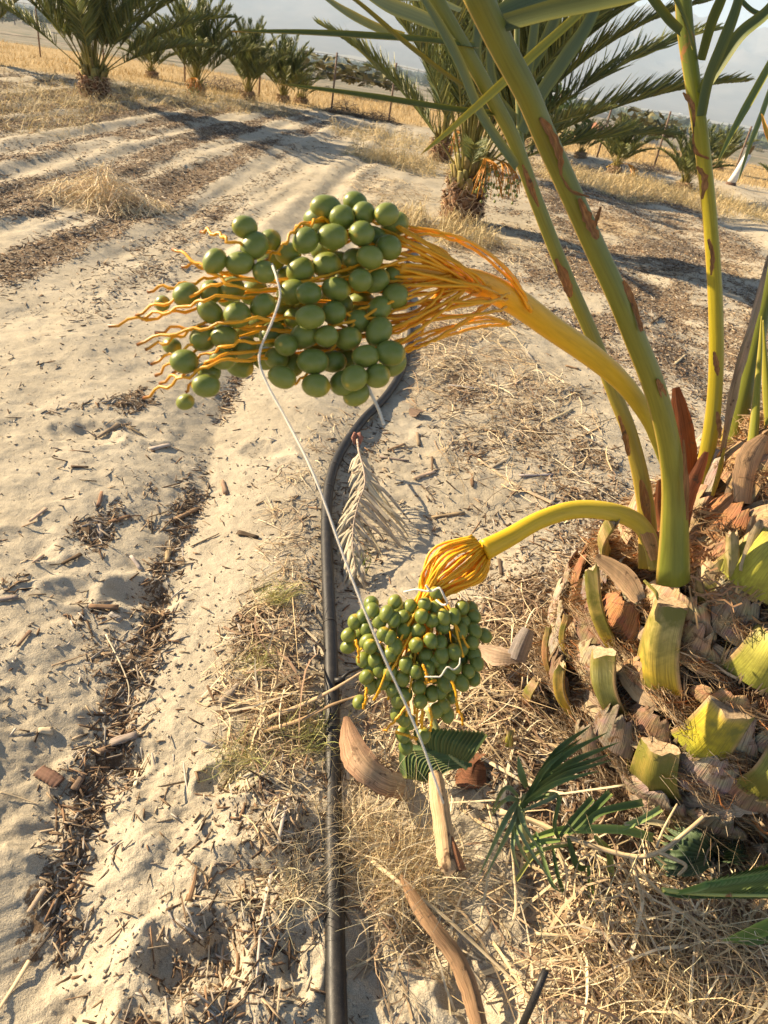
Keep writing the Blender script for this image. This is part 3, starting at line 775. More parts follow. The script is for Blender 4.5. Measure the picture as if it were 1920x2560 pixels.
while i < 300:
    px = (rd.uniform(700, 1000) if i % 2 == 0 else rd.uniform(1000, 1919)) if i < 240 else rd.uniform(-40, 620); hy = 110 + (px - 960) * .177
    py = hy + rd.uniform(58, 122) if i % 2 == 0 else hy + rd.uniform(66, 112)
    g = G(px, py); dd = (g - CP).length; i += 1
    if dd < 60: continue
    put(shr[i % 3], px, py, rd.uniform(.9, 2.2) * (1 + dd / 600), 'grey-green scrub bush dotted over the sandy valley slope', 'bush', 'scrub bushes dotted over the valley slope', 'desert_shrub', .8)
for i in range(250):
    px = rd.uniform(560, 1919); hy = 110 + (px - 960) * .177; py = hy + 46 + 42 * rd.random() ** 1.3 * (1 if px > 1000 else .55)
    if i < 60: px = rd.uniform(0, 400); hy = 110 + (px - 960) * .177; py = hy + rd.uniform(60, 118)
    g = G(px, py); dd = (g - CP).length
    if dd > 3800: continue
    put(trs[i % 4], px, py, rd.uniform(4, 8) * (1 + dd / 2600), 'small hazy tree of the valley floor woods', 'tree', 'small hazy trees of the valley floor', 'valley_tree')
# the rest of the valley woods read as one mass
n = 9000; rg = np.random.default_rng(5)
Y = rg.uniform(900, 3300, n); X = Y * rg.uniform(-.55, .75, n); k = fbm(X * .0022, Y * .004, 4) > -.12; X, Y = X[k], Y[k]; n = len(X)
Z = height(X, Y); S = rg.uniform(4, 9, n); reps = 7
pos = np.repeat(np.stack([X, Y, Z + S * .5], 1), reps, 0) + rg.normal(0, 1, (n * reps, 3)) * np.repeat(S, reps)[:, None] * np.array([.8, .8, .4])
a = rg.normal(0, 1, (n * reps, 3)); b = rg.normal(0, 1, (n * reps, 3)); s = np.repeat(S, reps)[:, None] * .45
V = np.stack([pos - a * s, pos - b * s, pos + a * s, pos + b * s], 1).reshape(-1, 3)
me = np_mesh('valley_woods', V, np.arange(len(V)).reshape(-1, 4), np.repeat(colmix(n * reps, (.05, .07, .035), (.10, .12, .06), rg), 4, 0), V * .2, M['far_leaf'])
tag(link('valley_woods', me), 'hazy belt of far-off trees across the valley floor', 'woods', kind='stuff')

# ------------------------------------------------------------------ haze
def haze():
    mb = MB(); mb.box((0, 6900, 415), (26000, 14400, 1030)); o = mb.build('haze', [], None, False)
    m = bpy.data.materials.new('haze_air'); m.use_nodes = True; n = m.node_tree.nodes; n.clear()
    v = n.new("ShaderNodeVolumePrincipled"); v.inputs['Color'].default_value = (.66, .81, 1.0, 1); v.inputs['Density'].default_value = 1.35e-4
    v.inputs['Anisotropy'].default_value = .0
    out = n.new("ShaderNodeOutputMaterial"); m.node_tree.links.new(v.outputs[0], out.inputs[1]); o.data.materials.append(m)
    tag(o, 'pale dusty haze filling the valley air', 'haze', kind='stuff')
haze()

# ------------------------------------------------------------------ FRUITING PALM in the foreground
AX = Vector((0.92, 1.35, 0))
TZ = [-.1, 0, .15, .3, .45, .6, .75, .85, .95]; TR = [.36, .40, .44, .415, .36, .30, .22, .14, .03]
def trad(z): return float(np.interp(z, TZ, TR))
def on_trunk(px, py, off=0.0):
    d = ray(px, py); t = .7
    while t < 2.4:
        p = CP + d * t; q = p - AX
        if math.hypot(q.x, q.y) < trad(p.z) + off: return p
        t += .004
    return G(px, py)
def tr_out(p): q = Vector((p.x - AX.x, p.y - AX.y, 0)).normalized(); return q

palm1 = empty('fruiting_date_palm', (AX.x, AX.y, hz(AX.x, AX.y)), 'big shaggy date palm trunk with yellow-green fronds and two bunches of green dates', 'palm tree')
P1LOC = Vector(palm1.location)
def pbuild(mb, name, mats, parent=palm1, smooth=True, off=None):
    """build with world coordinates, parented to the palm (whose origin is at P1LOC)"""
    off = P1LOC if off is None else off
    mb.v = [tuple(Vector(v) - off) for v in mb.v]
    return link(name, mb.mesh(name, mats, smooth), parent)

# trunk core
def trunk_core():
    na, nz = 260, 110
    A, Zs = np.meshgrid(np.linspace(0, 2 * np.pi, na, endpoint=False), np.linspace(-.1, .95, nz), indexing='ij')
    Rr = np.interp(Zs, TZ, TR)
    Rr = Rr * (1 + .07 * fbm(A * 4 + 30, Zs * 14, 3)) + .022 * np.sin(Zs * 62 + 2 * np.sin(A * 3)) + .012 * fbm(A * 22, Zs * 60, 3) - .018
    X = AX.x + np.cos(A) * Rr - P1LOC.x; Y = AX.y + np.sin(A) * Rr - P1LOC.y; Z = Zs - P1LOC.z
    V = np.stack([X, Y, Z], -1).reshape(-1, 3)
    c = (fbm(A * 9, Zs * 40, 4) * .5 + .5).reshape(-1, 1)
    C = np.array((.06, .028, .014)) * (1 - c) + np.array((.26, .14, .07)) * c
    U = np.stack([Zs * 9, A * 6, A * 0], -1).reshape(-1, 3)
    i = np.arange(na)[:, None] * nz + np.arange(nz - 1)[None, :]; j = ((np.arange(na)[:, None] + 1) % na) * nz + np.arange(nz - 1)[None, :]
    Fc = np.stack([i, j, j + 1, i + 1], -1).reshape(-1, 4)
    return link('trunk', np_mesh('trunk', V, Fc, C, U, M['fibre'], True), palm1)
trunk1 = trunk_core()

# fibres wrapped round the trunk: thin strands that follow its rings
def fibres(n, seed):
    rg = np.random.default_rng(seed); seg = 7
    z0 = rg.uniform(-.06, .9, n) ** 1.0; a0 = rg.uniform(R_(120), R_(330), n); da = rg.uniform(.05, .42, n) * rg.choice([-1, 1], n) * np.where(rg.random(n) < .25, .25, 1)
    dz = rg.normal(0, .045, n) + np.where(np.abs(da) < .1, rg.normal(0, .10, n), 0); off = rg.uniform(-.012, .022, n); wdt = rg.uniform(.0006, .0022, n) * np.where(rg.random(n) < .06, 2.6, 1)
    wob = rg.normal(0, .010, (n, 3)); ph = rg.random((n, 3)) * 6; lift = rg.exponential(.012, n)
    V = np.zeros((n, seg + 1, 2, 3)); U = np.zeros_like(V); C = np.zeros_like(V)
    base = colmix(n, (.27, .16, .08), (.66, .49, .30), rg, .25); grey = (rg.random(n) < np.clip(.75 - z0 * 1.3, .05, .8)); base[grey] = colmix(grey.sum(), (.20, .155, .11), (.52, .43, .32), rg, .25); red = rg.random(n) < .12 * (z0 > .15); base[red] = colmix(red.sum(), (.38, .14, .05), (.50, .24, .10), rg, .2)
    for s in range(seg + 1):
        f = s / seg; a = a0 + da * f; z = z0 + dz * f + wob[:, 0] * np.sin(f * 5 + ph[:, 0])
        r = np.interp(z, TZ, TR) * (1 + .07 * fbm((a % 6.283) * 4 + 30, z * 14, 3)) + .022 * np.sin(z * 62 + 2 * np.sin(a * 3)) - .010 + off + lift * f * f + wob[:, 1] * np.sin(f * 6 + ph[:, 1])
        c = np.stack([AX.x + np.cos(a) * r, AX.y + np.sin(a) * r, z], -1)
        side = np.stack([np.cos(a) * .3, np.sin(a) * .3, np.ones(n)], -1); ww = (wdt * (1 - .8 * f))[:, None]
        V[:, s, 0] = c - side * ww; V[:, s, 1] = c + side * ww
        U[:, s, 0] = np.stack([-np.ones(n), np.full(n, f * 6), ph[:, 0]], -1); U[:, s, 1] = np.stack([np.ones(n), np.full(n, f * 6), ph[:, 0]], -1)
        C[:, s, 0] = base; C[:, s, 1] = base
    b = np.arange(n)[:, None] * (seg + 1) * 2
    Fc = np.concatenate([b + np.array([2 * i, 2 * i + 1, 2 * i + 3, 2 * i + 2]) for i in range(seg)])
    Vf = V.reshape(-1, 3) - np.array(P1LOC)
    o = link('fibre_matting', np_mesh('fibre_matting', Vf, Fc, C.reshape(-1, 3), U.reshape(-1, 3), M['fibre']), palm1)
    o['kind'] = 'stuff'; return o
fibres(34000, 4)

# flat strips of old sheath clasping the trunk
def sheath_strip(a0, a1, z0, z1, w_, col, lift=.016, curl=.02):
    mb = MB(); n = 22; pts = []; wid = []
    for i in range(n):
        f = i / (n - 1); a = lerp(a0, a1, f); z = lerp(z0, z1, f) + .012 * math.sin(f * 9 + a0 * 5)
        r = trad(z) + lift * (.6 + .5 * math.sin(f * 7 + z0 * 30)) + curl * f ** 3
        pts.append((AX.x + math.cos(a) * r, AX.y + math.sin(a) * r, z)); wid.append(w_ * (.35 + 1.0 * math.sin(math.pi * min(.97, .1 + f * .85)) ** .6) * (1 + .25 * (random.random() - .5)))
    n_ = Vector((math.cos(a0), math.sin(a0), .35))
    mb.ribbon(pts, wid, n_, col, fold=-.12, cols=lambda f: jit(col, .12), thick=.003)
    pbuild(mb, 'sheath_strip', M['sheath'])
rd = random.Random(5)
for i in range(95):
    a = R_(rd.uniform(135, 300)); z = rd.uniform(.0, .72)
    sheath_strip(a, a + rd.uniform(.15, .55) * rd.choice((-1, 1)), z, z + rd.uniform(-.05, .05), rd.uniform(.002, .009), jit(rd.choice(((.44, .32, .19), (.34, .25, .16), (.52, .42, .28), (.28, .19, .12))), .25), .008, .008)
for (pa, pb, w_, c) in (((1450, 1560), (1700, 1760), .020, (.46, .35, .22)), ((1370, 1620), (1650, 1850), .022, (.40, .31, .20)), ((1760, 1620), (1930, 1700), .030, (.44, .34, .23)),
                        ((1600, 1560), (1720, 1700), .018, (.40, .30, .20)), ((1560, 1790), (1900, 1960), .026, (.26, .19, .13)), ((1640, 1980), (1920, 1990), .030, (.50, .38, .26)),
                        ((1420, 1850), (1640, 1990), .024, (.33, .22, .13)), ((1720, 1450), (1920, 1560), .02, (.5, .34, .2)), ((1300, 1760), (1480, 1960), .02, (.4, .24, .13))):
    A, B = on_trunk(*pa), on_trunk(*pb); aa, bb = math.atan2(A.y - AX.y, A.x - AX.x) % 6.2832, math.atan2(B.y - AX.y, B.x - AX.x) % 6.2832
    sheath_strip(aa, bb, A.z, B.z, w_*.7, c, .02, .0)

# old leaf bases: rough overlapping plates that clasp the trunk, torn along the top
def base_plate(a, z, wd, hh, col, lift, seed):
    rd = random.Random(seed); mb = MB(); nu, nv = 12, 6; rows = []
    tear = [rd.uniform(-.35, .1) for _ in range(nu + 1)]; sk = rd.uniform(-.5, .5); rnd = rd.random() * 10
    for back in (0, 1):
        for j in range(nv + 1):
            f = j / nv; row = []
            for i in range(nu + 1):
                u = i / nu * 2 - 1; ff = f * (1 + tear[i] * f)
                zz = z + hh * ff + hh * .35 * (1 - u * u) * f - .25 * hh * u * sk
                aa = a + u * wd / max(.15, trad(z)) / 2 * (1 - .38 * f * f)
                r_ = trad(zz) + lift * (.25 + f * (1 - .25 * u * u)) + .018 * (1 - u * u) - back * .007 * (1 - f * .6) + rd.uniform(-.0015, .0015)
                c = tuple(x * (1 - .25 * rd.random()) for x in col)
                row.append(mb.add((AX.x + math.cos(aa) * r_, AX.y + math.sin(aa) * r_, zz), c, (u, f * 1.2, rnd)))
            rows.append(row)
    for b in (0, 1):
        for j in range(nv):
            for i in range(nu):
                p, q_ = rows[b * (nv + 1) + j], rows[b * (nv + 1) + j + 1]; ids = (p[i], p[i + 1], q_[i + 1], q_[i])
                mb.face(*(ids if b == 0 else ids[::-1]))
    t0, t1 = rows[nv], rows[2 * nv + 1]
    for i in range(nu): mb.face(t0[i], t0[i + 1], t1[i + 1], t1[i])
    pbuild(mb, 'old_leaf_base', M['sheath'])
rd = random.Random(64); k_ = 0
for i in range(150):
    z = .0 + .72 * (i / 150); a = (i * 2.39996) % 6.2832
    if not (R_(120) < a < R_(335)): continue
    k_ += 1
    col = jit(rd.choice(((.40, .25, .14), (.46, .32, .19), (.34, .17, .08), (.30, .24, .18), (.42, .35, .27))) if z > .3 else rd.choice(((.30, .24, .18), (.36, .28, .20), (.26, .17, .11), (.40, .33, .25))), .15)
    base_plate(a + rd.uniform(-.1, .1), z + rd.uniform(-.02, .02), rd.uniform(.10, .19), rd.uniform(.05, .10), col, rd.uniform(.012, .038), i)

# ---- cut leaf bases: broad clasping foot, keel on the outside, sawn pale top
def stub(base, top, wb, wt, thick, c_low, c_top, lean=.35, name='cut_leaf_base', tilt=0.3, n=9, torn=False, d0=None, d1=None):
    """base/top: photo pixels; wb/wt: widths there in photo pixels"""
    A = on_trunk(*base, off=.0); tA = (A - CP).dot(fwd)
    B = P(top[0], top[1], tA); B = P(top[0], top[1], tA - lean * (B - A).length) if d1 is None else P(top[0], top[1], d1)
    out = tr_out(A); axis = (B - A).normalized(); A = A - axis * .03 + out * .012; thick = thick * 1.3; B = B + out * .012
    wA, wB = wb * tA / F / 2, wt * tA / F / 2
    mb = MB(); rings = []; k = 20
    sidev = axis.cross(out).normalized(); outv = sidev.cross(axis).normalized()
    for i in range(n + 1):
        f = i / n; c = A.lerp(B, f) + outv * (.018 * math.sin(f * 3.0)); ww = lerp(wA * 1.12, wB, f ** .6) ; th = thick * lerp(.75, 1.0, f)
        ring = []
        for j in range(k):
            t = 2 * math.pi * j / k; ca, sa = math.cos(t), math.sin(t)
            # outer side rounded, inner side nearly flat, thin wings
            x = sa * ww; y = (th * 1.25 * (1 - abs(sa) ** 1.25) if ca > 0 else ca * th * .35) + .25 * th * abs(sa) ** 4
            if i == n: c2 = c + axis * (tilt * x + (random.random() - .5) * (.02 if torn else .009))
            else: c2 = c
            q = random.random()
            wing = abs(sa) > .93
            cc = tuple(lerp(a, b, f) for a, b in zip(c_low, c_top))
            if wing: cc = (.42, .27, .13)
            if f > .86: cc = tuple(lerp(a, b, (f - .86) / .14 * .9) for a, b in zip(cc, (.34, .24, .12)))
            ring.append(mb.add(c2 + sidev * x + outv * y, cc, (sa, f * 2, 3 * wb % 10)))
        rings.append(ring)
    for i in range(n):
        for j in range(k): mb.face(rings[i][j], rings[i][(j + 1) % k], rings[i + 1][(j + 1) % k], rings[i + 1][j])
    # sawn face with its own edge
    cc = [mb.add(Vector(mb.v[q]).lerp(B, .0), (1, 1, 1)) for q in rings[-1]]
    ctr = mb.add(B + axis * (-.004) + outv * thick * .25, (1, 1, 1))
    for j in range(k): mb.face(cc[j], cc[(j + 1) % k], ctr, mi=1)
    for q_ in range(26):
        t_ = random.uniform(-1, 1); p0 = A + sidev * (wA * 1.15 * t_) + outv * (thick * .9 * (1 - abs(t_))); p1 = p0 + axis * random.uniform(.01, .05) * (.4 + abs(t_)) + sidev * random.uniform(-.012, .012) + outv * random.uniform(.002, .014)
        mb.ribbon([p0 - axis * .01, p0.lerp(p1, .5) + outv * .004, p1], [random.uniform(.0008, .003), .0012, .0002], outv, jit((.50, .36, .20), .3))
    return pbuild(mb, name, [M['stub'], M['cut']])
YL = (.56, .40, .02); YG = (.38, .34, .05); GN = (.26, .27, .05); PT = (.48, .39, .17); DG = (.17, .18, .04)
stub((1545, 1590), (1502, 1412), 62, 44, .016, YL, PT, torn=True, tilt=.5)
stub((1665, 1672), (1697, 1500), 135, 82, .030, YL, PT, tilt=.08)
stub((1545, 1740), (1528, 1622), 92, 78, .022, GN, (.30, .28, .12), tilt=.2)
stub((1765, 1838), (1835, 1752), 136, 104, .026, (.34, .35, .04), YL, .62, tilt=.15)
stub((1650, 1930), (1662, 1850), 130, 96, .022, (.20, .19, .04), (.34, .23, .05), .6, tilt=.1)
stub((1905, 1660), (1960, 1560), 160, 110, .03, GN, YG)
stub((1910, 1930), (1960, 1850), 110, 80, .025, DG, GN)
stub((1900, 1430), (1985, 1330), 180, 130, .05, (.36, .38, .05), YG)
stub((1860, 1470), (1842, 1330), 60, 30, .010, PT, (.5, .4, .24), torn=True)
stub((1440, 1750), (1420, 1660), 44, 30, .014, YL, (.55, .30, .10), torn=True)
stub((1440, 1620), (1437, 1540), 26, 12, .008, YL, (.45, .25, .10), torn=True)
stub((1400, 1680), (1390, 1570), 30, 14, .008, (.40, .16, .06), (.5, .3, .15), torn=True)
stub((1540, 1400), (1562, 1300), 60, 44, .012, (.55, .38, .08), (.5, .36, .2), torn=True, d1=1.38)
stub((1500, 2000), (1540, 1930), 90, 70, .016, (.20, .17, .05), (.30, .14, .07), torn=True)
stub((1310, 1870), (1295, 1820), 30, 14, .010, GN, YG, torn=True)
stub((1780, 1480), (1800, 1400), 90, 50, .014, (.50, .34, .2), (.55, .4, .26), torn=True)
stub((1345, 1760), (1360, 1700), 60, 34, .012, (.32, .10, .04), (.5, .3, .2), torn=True)
stub((1700, 2030), (1850, 1985), 60, 40, .012, (.44, .32, .2), (.6, .48, .34), torn=True)

# ---- petioles and fronds. points: (px, py, depth)
def path(pts, n=40): 
    q = spline(pts, n); return [P(a, b, c) for a, b, c in q], q
def petiole(pts, widths, name='frond', cols=None, flat=.62, keel=.25, n=44, k=16, mats=None, scars=()):
    pp, q = path(pts, n); ws = spline([(w_, 0) for w_ in widths], n)[:, 0]
    rad = [ws[i] * q[i][2] / F / 2 for i in range(n)]
    mb = MB()
    cols = [tuple(np.array(c_) * np.array((.58, .55, .32))) for c_ in (cols or [(.38, .40, .10), (.44, .42, .09), (.33, .36, .09), (.24, .27, .075)])]
    CS = spline(cols, n)
    mb.tube(pp, rad, k, flat=flat, flat_dir=-fwd, keel=keel, colf=lambda t, th: tuple(CS[min(n - 1, int(t * (n - 1)))]) if abs(math.sin(th)) < .95 else (.42, .27, .06))
    return pbuild(mb, name, mats or M['petiole'])
def scar(parent, pts, w_, col=(.42, .20, .08)):
    """torn brown skin along the edge of a stem"""
    pp, q = path(pts, 12); mb = MB()
    mb.ribbon([p - fwd * .004 for p in pp], [w_ * q[i][2] / F / 2 * (.3 + .8 * math.sin(math.pi * (i + .5) / 12)) * random.uniform(.6, 1.2) for i in range(12)], -fwd, col, fold=.3, cols=lambda f: jit(col, .3), thick=.001)
    return pbuild(mb, 'torn_skin', M['sheath'], parent, off=P1LOC)
fA = petiole([(1682, 1452, 1.36), (1686, 1310, 1.31), (1683, 1194, 1.27), (1666, 1079, 1.22), (1634, 963, 1.17), (1588, 847, 1.12), (1540, 731, 1.07), (1486, 616, 1.03), (1430, 490, .98), (1365, 347, .93), (1316, 231, .88), (1255, 116, .84), (1180, -40, .78)],
             [86, 70, 60, 57, 56, 55, 54, 54, 55, 57, 60, 64, 72], cols=[(.30, .36, .09), (.42, .40, .08), (.30, .33, .08), (.28, .31, .08), (.25, .28, .08)])
for pts, w_ in (([(1500, 520, 1.0), (1478, 585, 1.01)], 10), ([(1348, 300, .9), (1372, 335, .91), (1395, 390, .93), (1400, 440, .95)], 24), ([(1400, 440, .95), (1425, 480, .96), (1470, 495, .97)], 8),
                ([(1445, 500, .97), (1470, 560, .99), (1492, 600, 1.)], 26), ([(1555, 705, 1.06), (1580, 760, 1.08), (1602, 830, 1.1)], 20), ([(1640, 950, 1.15), (1660, 1000, 1.18)], 18),
                ([(1706, 1100, 1.23), (1712, 1200, 1.25), (1716, 1300, 1.28)], 14)): scar(fA, pts, w_)
fB = petiole([(1620, 1420, 1.47), (1618, 1300, 1.46), (1602, 1194, 1.44), (1573, 1079, 1.41), (1539, 992, 1.39), (1484, 847, 1.35), (1408, 673, 1.29), (1340, 500, 1.23), (1284, 347, 1.17), (1238, 260, 1.14), (1191, 174, 1.11), (1116, 46, 1.07), (1060, -60, 1.04)],
             [50, 46, 42, 38, 37, 36, 35, 35, 35, 36, 37, 39, 40], cols=[(.50, .40, .10), (.52, .42, .11), (.36, .38, .10), (.36, .37, .12), (.30, .34, .13)])
for pts, w_ in (([(1388, 650, 1.26), (1410, 700, 1.27), (1425, 745, 1.29)], 24), ([(1305, 415, 1.16), (1325, 470, 1.18), (1345, 520, 1.2)], 16), ([(1475, 870, 1.32), (1495, 905, 1.33)], 16),
                ([(1545, 1040, 1.38), (1560, 1090, 1.39), (1570, 1140, 1.4)], 16), ([(1600, 1200, 1.42), (1622, 1320, 1.44)], 22)): scar(fB, pts, w_)
fC = petiole([(1742, 1270, 1.50), (1760, 1180, 1.48), (1786, 1000, 1.44), (1790, 800, 1.40), (1776, 560, 1.36), (1752, 340, 1.32), (1728, 180, 1.29), (1712, 60, 1.27), (1706, -60, 1.25)],
             [64, 44, 38, 37, 36, 38, 40, 42, 40], cols=[(.44, .42, .10), (.62, .52, .03), (.60, .52, .03), (.30, .35, .06), (.24, .28, .06)])
for pts, w_ in (([(1705, 235, 1.27), (1728, 270, 1.28), (1732, 320, 1.29)], 16), ([(1730, 320, 1.29), (1735, 380, 1.3), (1770, 400, 1.31)], 9), ([(1740, 420, 1.3), (1758, 450, 1.31), (1752, 500, 1.32)], 20),
                ([(1768, 600, 1.33), (1778, 640, 1.34), (1775, 690, 1.35)], 14), ([(1782, 880, 1.38), (1792, 940, 1.39)], 14), ([(1790, 1030, 1.4), (1798, 1090, 1.41)], 14)): scar(fC, pts, w_)
fD = petiole([(1808, 1230, 1.58), (1836, 1080, 1.56), (1872, 920, 1.54), (1915, 740, 1.52), (1965, 560, 1.5)], [78, 58, 50, 46, 42], cols=[(.34, .36, .07), (.27, .31, .06), (.22, .26, .06)])
scar(fD, [(1800, 1150, 1.5), (1835, 960, 1.49), (1880, 800, 1.48), (1918, 640, 1.46)], 24, (.55, .40, .26))
fE = petiole([(1880, 1130, 1.42), (1890, 1010, 1.42), (1900, 880, 1.42), (1904, 790, 1.42)], [30, 20, 12, 3], name='spear_leaf', cols=[(.40, .44, .08), (.50, .46, .05)])
fF = petiole([(1925, 1080, 1.44), (1915, 950, 1.44), (1908, 800, 1.44)], [26, 20, 3], name='spear_leaf', cols=[(.40, .44, .08), (.55, .50, .05)])
# thin grey-green stem behind
fG = petiole([(1312, 420, 1.42), (1300, 330, 1.40), (1293, 180, 1.38), (1292, 60, 1.36), (1292, -50, 1.35)], [18, 16, 14, 14, 14], cols=[(.26, .32, .15), (.26, .32, .17)])

# leaflets of those fronds: (tip..base) pixels with depth, max width in px
LC = (.13, .145, .030); LP = (.30, .31, .14); LB = (.12, .155, .075)
def leaflet(parent, pts, wpx, col=LC, fold=.45, nrm=None, edge=None, taper0=.12, n=26, tip=None):
    pp, q = path(pts, n); mb = MB()
    def prof(f): return (taper0 + (1 - taper0) * min(1, f / .42) ** .75) * (1 - .18 * max(0, f - .6) / .4)
    wd = [.84 * wpx * q[i][2] / F / 2 * prof(i / (n - 1)) for i in range(n)]; wd[0] *= .3
    tipc = tip or (.45, .22, .08)
    cf = lambda f: tuple(lerp(a, b, min(1, f / .05)) for a, b in zip(tipc, col))
    mb.ribbon(pp, wd, nrm or -fwd, col, fold, cf, edge=edge or (col[0] * 1.9, col[1] * 1.55, col[2] * .9), thick=.0012)
    return pbuild(mb, 'leaflet', M['leaf'], parent, off=P1LOC)
NU = (UV * .45 - fwd * .9)
leaflet(fB, [(582, 78, .92), (750, 84, .95), (930, 95, 1.0), (1060, 104, 1.04), (1190, 118, 1.10)], 36, nrm=NU)
leaflet(fB, [(700, 210, .95), (850, 232, .98), (1000, 256, 1.03), (1130, 276, 1.1), (1235, 286, 1.15)], 30, nrm=NU)
leaflet(fB, [(790, -60, .86), (885, 0, .92), (1000, 100, .98), (1100, 178, 1.05), (1200, 246, 1.13)], 40, nrm=NU)
leaflet(fB, [(780, -30, 1.0), (860, 28, 1.02), (940, 70, 1.05), (1010, 92, 1.07)], 26, LP, nrm=-fwd)
leaflet(fB, [(880, -40, 1.0), (960, 10, 1.02), (1050, 45, 1.05), (1140, 85, 1.08)], 46, LP, nrm=-fwd, fold=.2)
leaflet(fB, [(1000, -80, .95), (1070, 20, 1.0), (1140, 150, 1.05), (1200, 290, 1.12), (1290, 420, 1.19)], 40, (.17, .20, .085), nrm=-fwd)
leaflet(fB, [(800, -40, 1.1), (950, -5, 1.1), (1080, 4, 1.09), (1150, 30, 1.08)], 30, (.12, .15, .08), nrm=NU)
leaflet(fA, [(1052, 386, 1.02), (1130, 320, .99), (1240, 222, .95), (1340, 130, .92), (1450, 30, .90), (1520, -60, .88)], 26, (.28, .30, .07), nrm=-fwd + RV * .6)
leaflet(fA, [(1760, -90, .80), (1620, -25, .79), (1500, 5, .80), (1380, 30, .81), (1262, 62, .82)], 76, (.085, .10, .028), nrm=-fwd + UV * .25, fold=.25, taper0=.5)
leaflet(fA, [(1420, -60, .86), (1360, -10, .85), (1290, 20, .84), (1230, 50, .83)], 66, (.14, .17, .07), nrm=-fwd, fold=.3, taper0=.6)
for pts, w_ in (([(1520, -60, 1.30), (1470, 60, 1.30), (1410, 150, 1.32), (1350, 240, 1.35), (1305, 330, 1.38)], 42), ([(1190, -80, 1.30), (1195, 60, 1.31), (1190, 140, 1.33), (1215, 210, 1.36), (1290, 300, 1.4)], 30),
                ([(1360, -80, 1.30), (1340, 40, 1.31), (1325, 150, 1.34), (1305, 260, 1.37)], 28), ([(1240, -80, 1.30), (1235, 50, 1.31), (1225, 160, 1.34), (1250, 260, 1.38)], 26),
                ([(1420, -90, 1.30), (1400, 10, 1.31), (1360, 110, 1.34), (1310, 200, 1.37)], 34)): leaflet(fG, pts, w_, LB, nrm=-fwd, fold=.25, taper0=.5)
leaflet(fC, [(1580, -60, 1.2), (1620, -8, 1.21), (1665, 50, 1.23), (1700, 82, 1.25)], 40, nrm=-fwd + UV * .3)
leaflet(fC, [(1640, -70, 1.15), (1680, -10, 1.2), (1712, 60, 1.22), (1730, 120, 1.25)], 30, nrm=-fwd)
leaflet(fC, [(1860, -80, 1.2), (1835, 20, 1.22), (1800, 110, 1.24), (1765, 200, 1.27), (1748, 290, 1.3)], 46, (.09, .12, .04), nrm=-fwd + RV * .5, taper0=.6)
leaflet(fC, [(1840, -90, 1.25), (1800, 0, 1.25), (1775, 60, 1.26), (1750, 150, 1.28)], 34, nrm=-fwd + RV * .3, taper0=.6)
leaflet(fC, [(1990, -60, 1.2), (1920, 30, 1.22), (1850, 90, 1.24), (1795, 170, 1.27), (1752, 235, 1.29)], 40, (.10, .13, .045), nrm=-fwd + UV * .4, taper0=.6)
leaflet(fC, [(2000, 70, 1.25), (1930, 48, 1.25), (1870, 25, 1.25), (1800, -60, 1.25)], 30, (.10, .13, .04), nrm=-fwd + UV * .6, taper0=.8)
leaflet(fD, [(1792, 410, 1.25), (1830, 330, 1.27), (1880, 240, 1.3), (1930, 150, 1.33), (1990, 40, 1.37)], 24, (.20, .24, .07), nrm=-fwd)
leaflet(fD, [(1845, 455, 1.22), (1870, 370, 1.24), (1900, 290, 1.27), (1930, 210, 1.3), (1990, 90, 1.34)], 20, (.20, .24, .07), nrm=-fwd + RV * .5)
leaflet(fD, [(1904, 284, 1.2), (1915, 330, 1.2), (1935, 380, 1.21)], 14, (.6, .35, .05), nrm=-fwd)

# dry red-brown sheath blades between the stems
for pts, w_, c in (([(1692, 968, 1.48), (1712, 1060, 1.48), (1722, 1160, 1.48), (1716, 1280, 1.46)], 62, (.30, .095, .035)), ([(1768, 1130, 1.42), (1745, 1190, 1.43), (1720, 1260, 1.44), (1712, 1330, 1.44)], 40, (.46, .16, .07)),
                   ([(1650, 1200, 1.50), (1652, 1290, 1.50), (1660, 1360, 1.48)], 30, (.40, .15, .06)), ([(1598, 1300, 1.40), (1625, 1345, 1.39), (1640, 1400, 1.38)], 34, (.50, .27, .13)),
                   ([(1640, 1330, 1.42), (1650, 1350, 1.42), (1668, 1380, 1.42)], 30, (.5, .2, .1)), ([(1860, 1120, 1.46), (1845, 1190, 1.43), (1828, 1270, 1.42), (1832, 1350, 1.41)], 36, (.50, .37, .24)),
                   ([(1812, 1120, 1.40), (1800, 1180, 1.41), (1782, 1240, 1.42)], 14, (.60, .42, .06)), ([(1920, 1090, 1.38), (1890, 1160, 1.38), (1870, 1260, 1.38)], 90, (.52, .32, .17)),
                   ([(1885, 1290, 1.34), (1880, 1340, 1.34), (1850, 1400, 1.33)], 30, (.50, .36, .22)), ([(1905, 1300, 1.3), (1890, 1350, 1.3), (1860, 1430, 1.3)], 36, (.58, .44, .27)),
                   ([(1645, 1500, 1.30), (1640, 1480, 1.3), (1610, 1450, 1.31)], 10, (.5, .42, .1)), ([(1490, 1390, 1.4), (1560, 1440, 1.38), (1600, 1500, 1.36)], 50, (.46, .30, .17))):
    pp, q = path(pts, 16); mb = MB()
    mb.ribbon(pp, [w_ * q[i][2] / F / 2 * (.12 + .95 * math.sin(math.pi * (.04 + .82 * i / 15)) ** .7) * (1 + .12 * (random.random() - .5)) for i in range(16)], -fwd + RV * .2, c, fold=-.35, cols=lambda f: jit(c, .12), edge=tuple(min(1, x * 1.5) for x in c), thick=.0015)
    pbuild(mb, 'dry_sheath', M['sheath'])

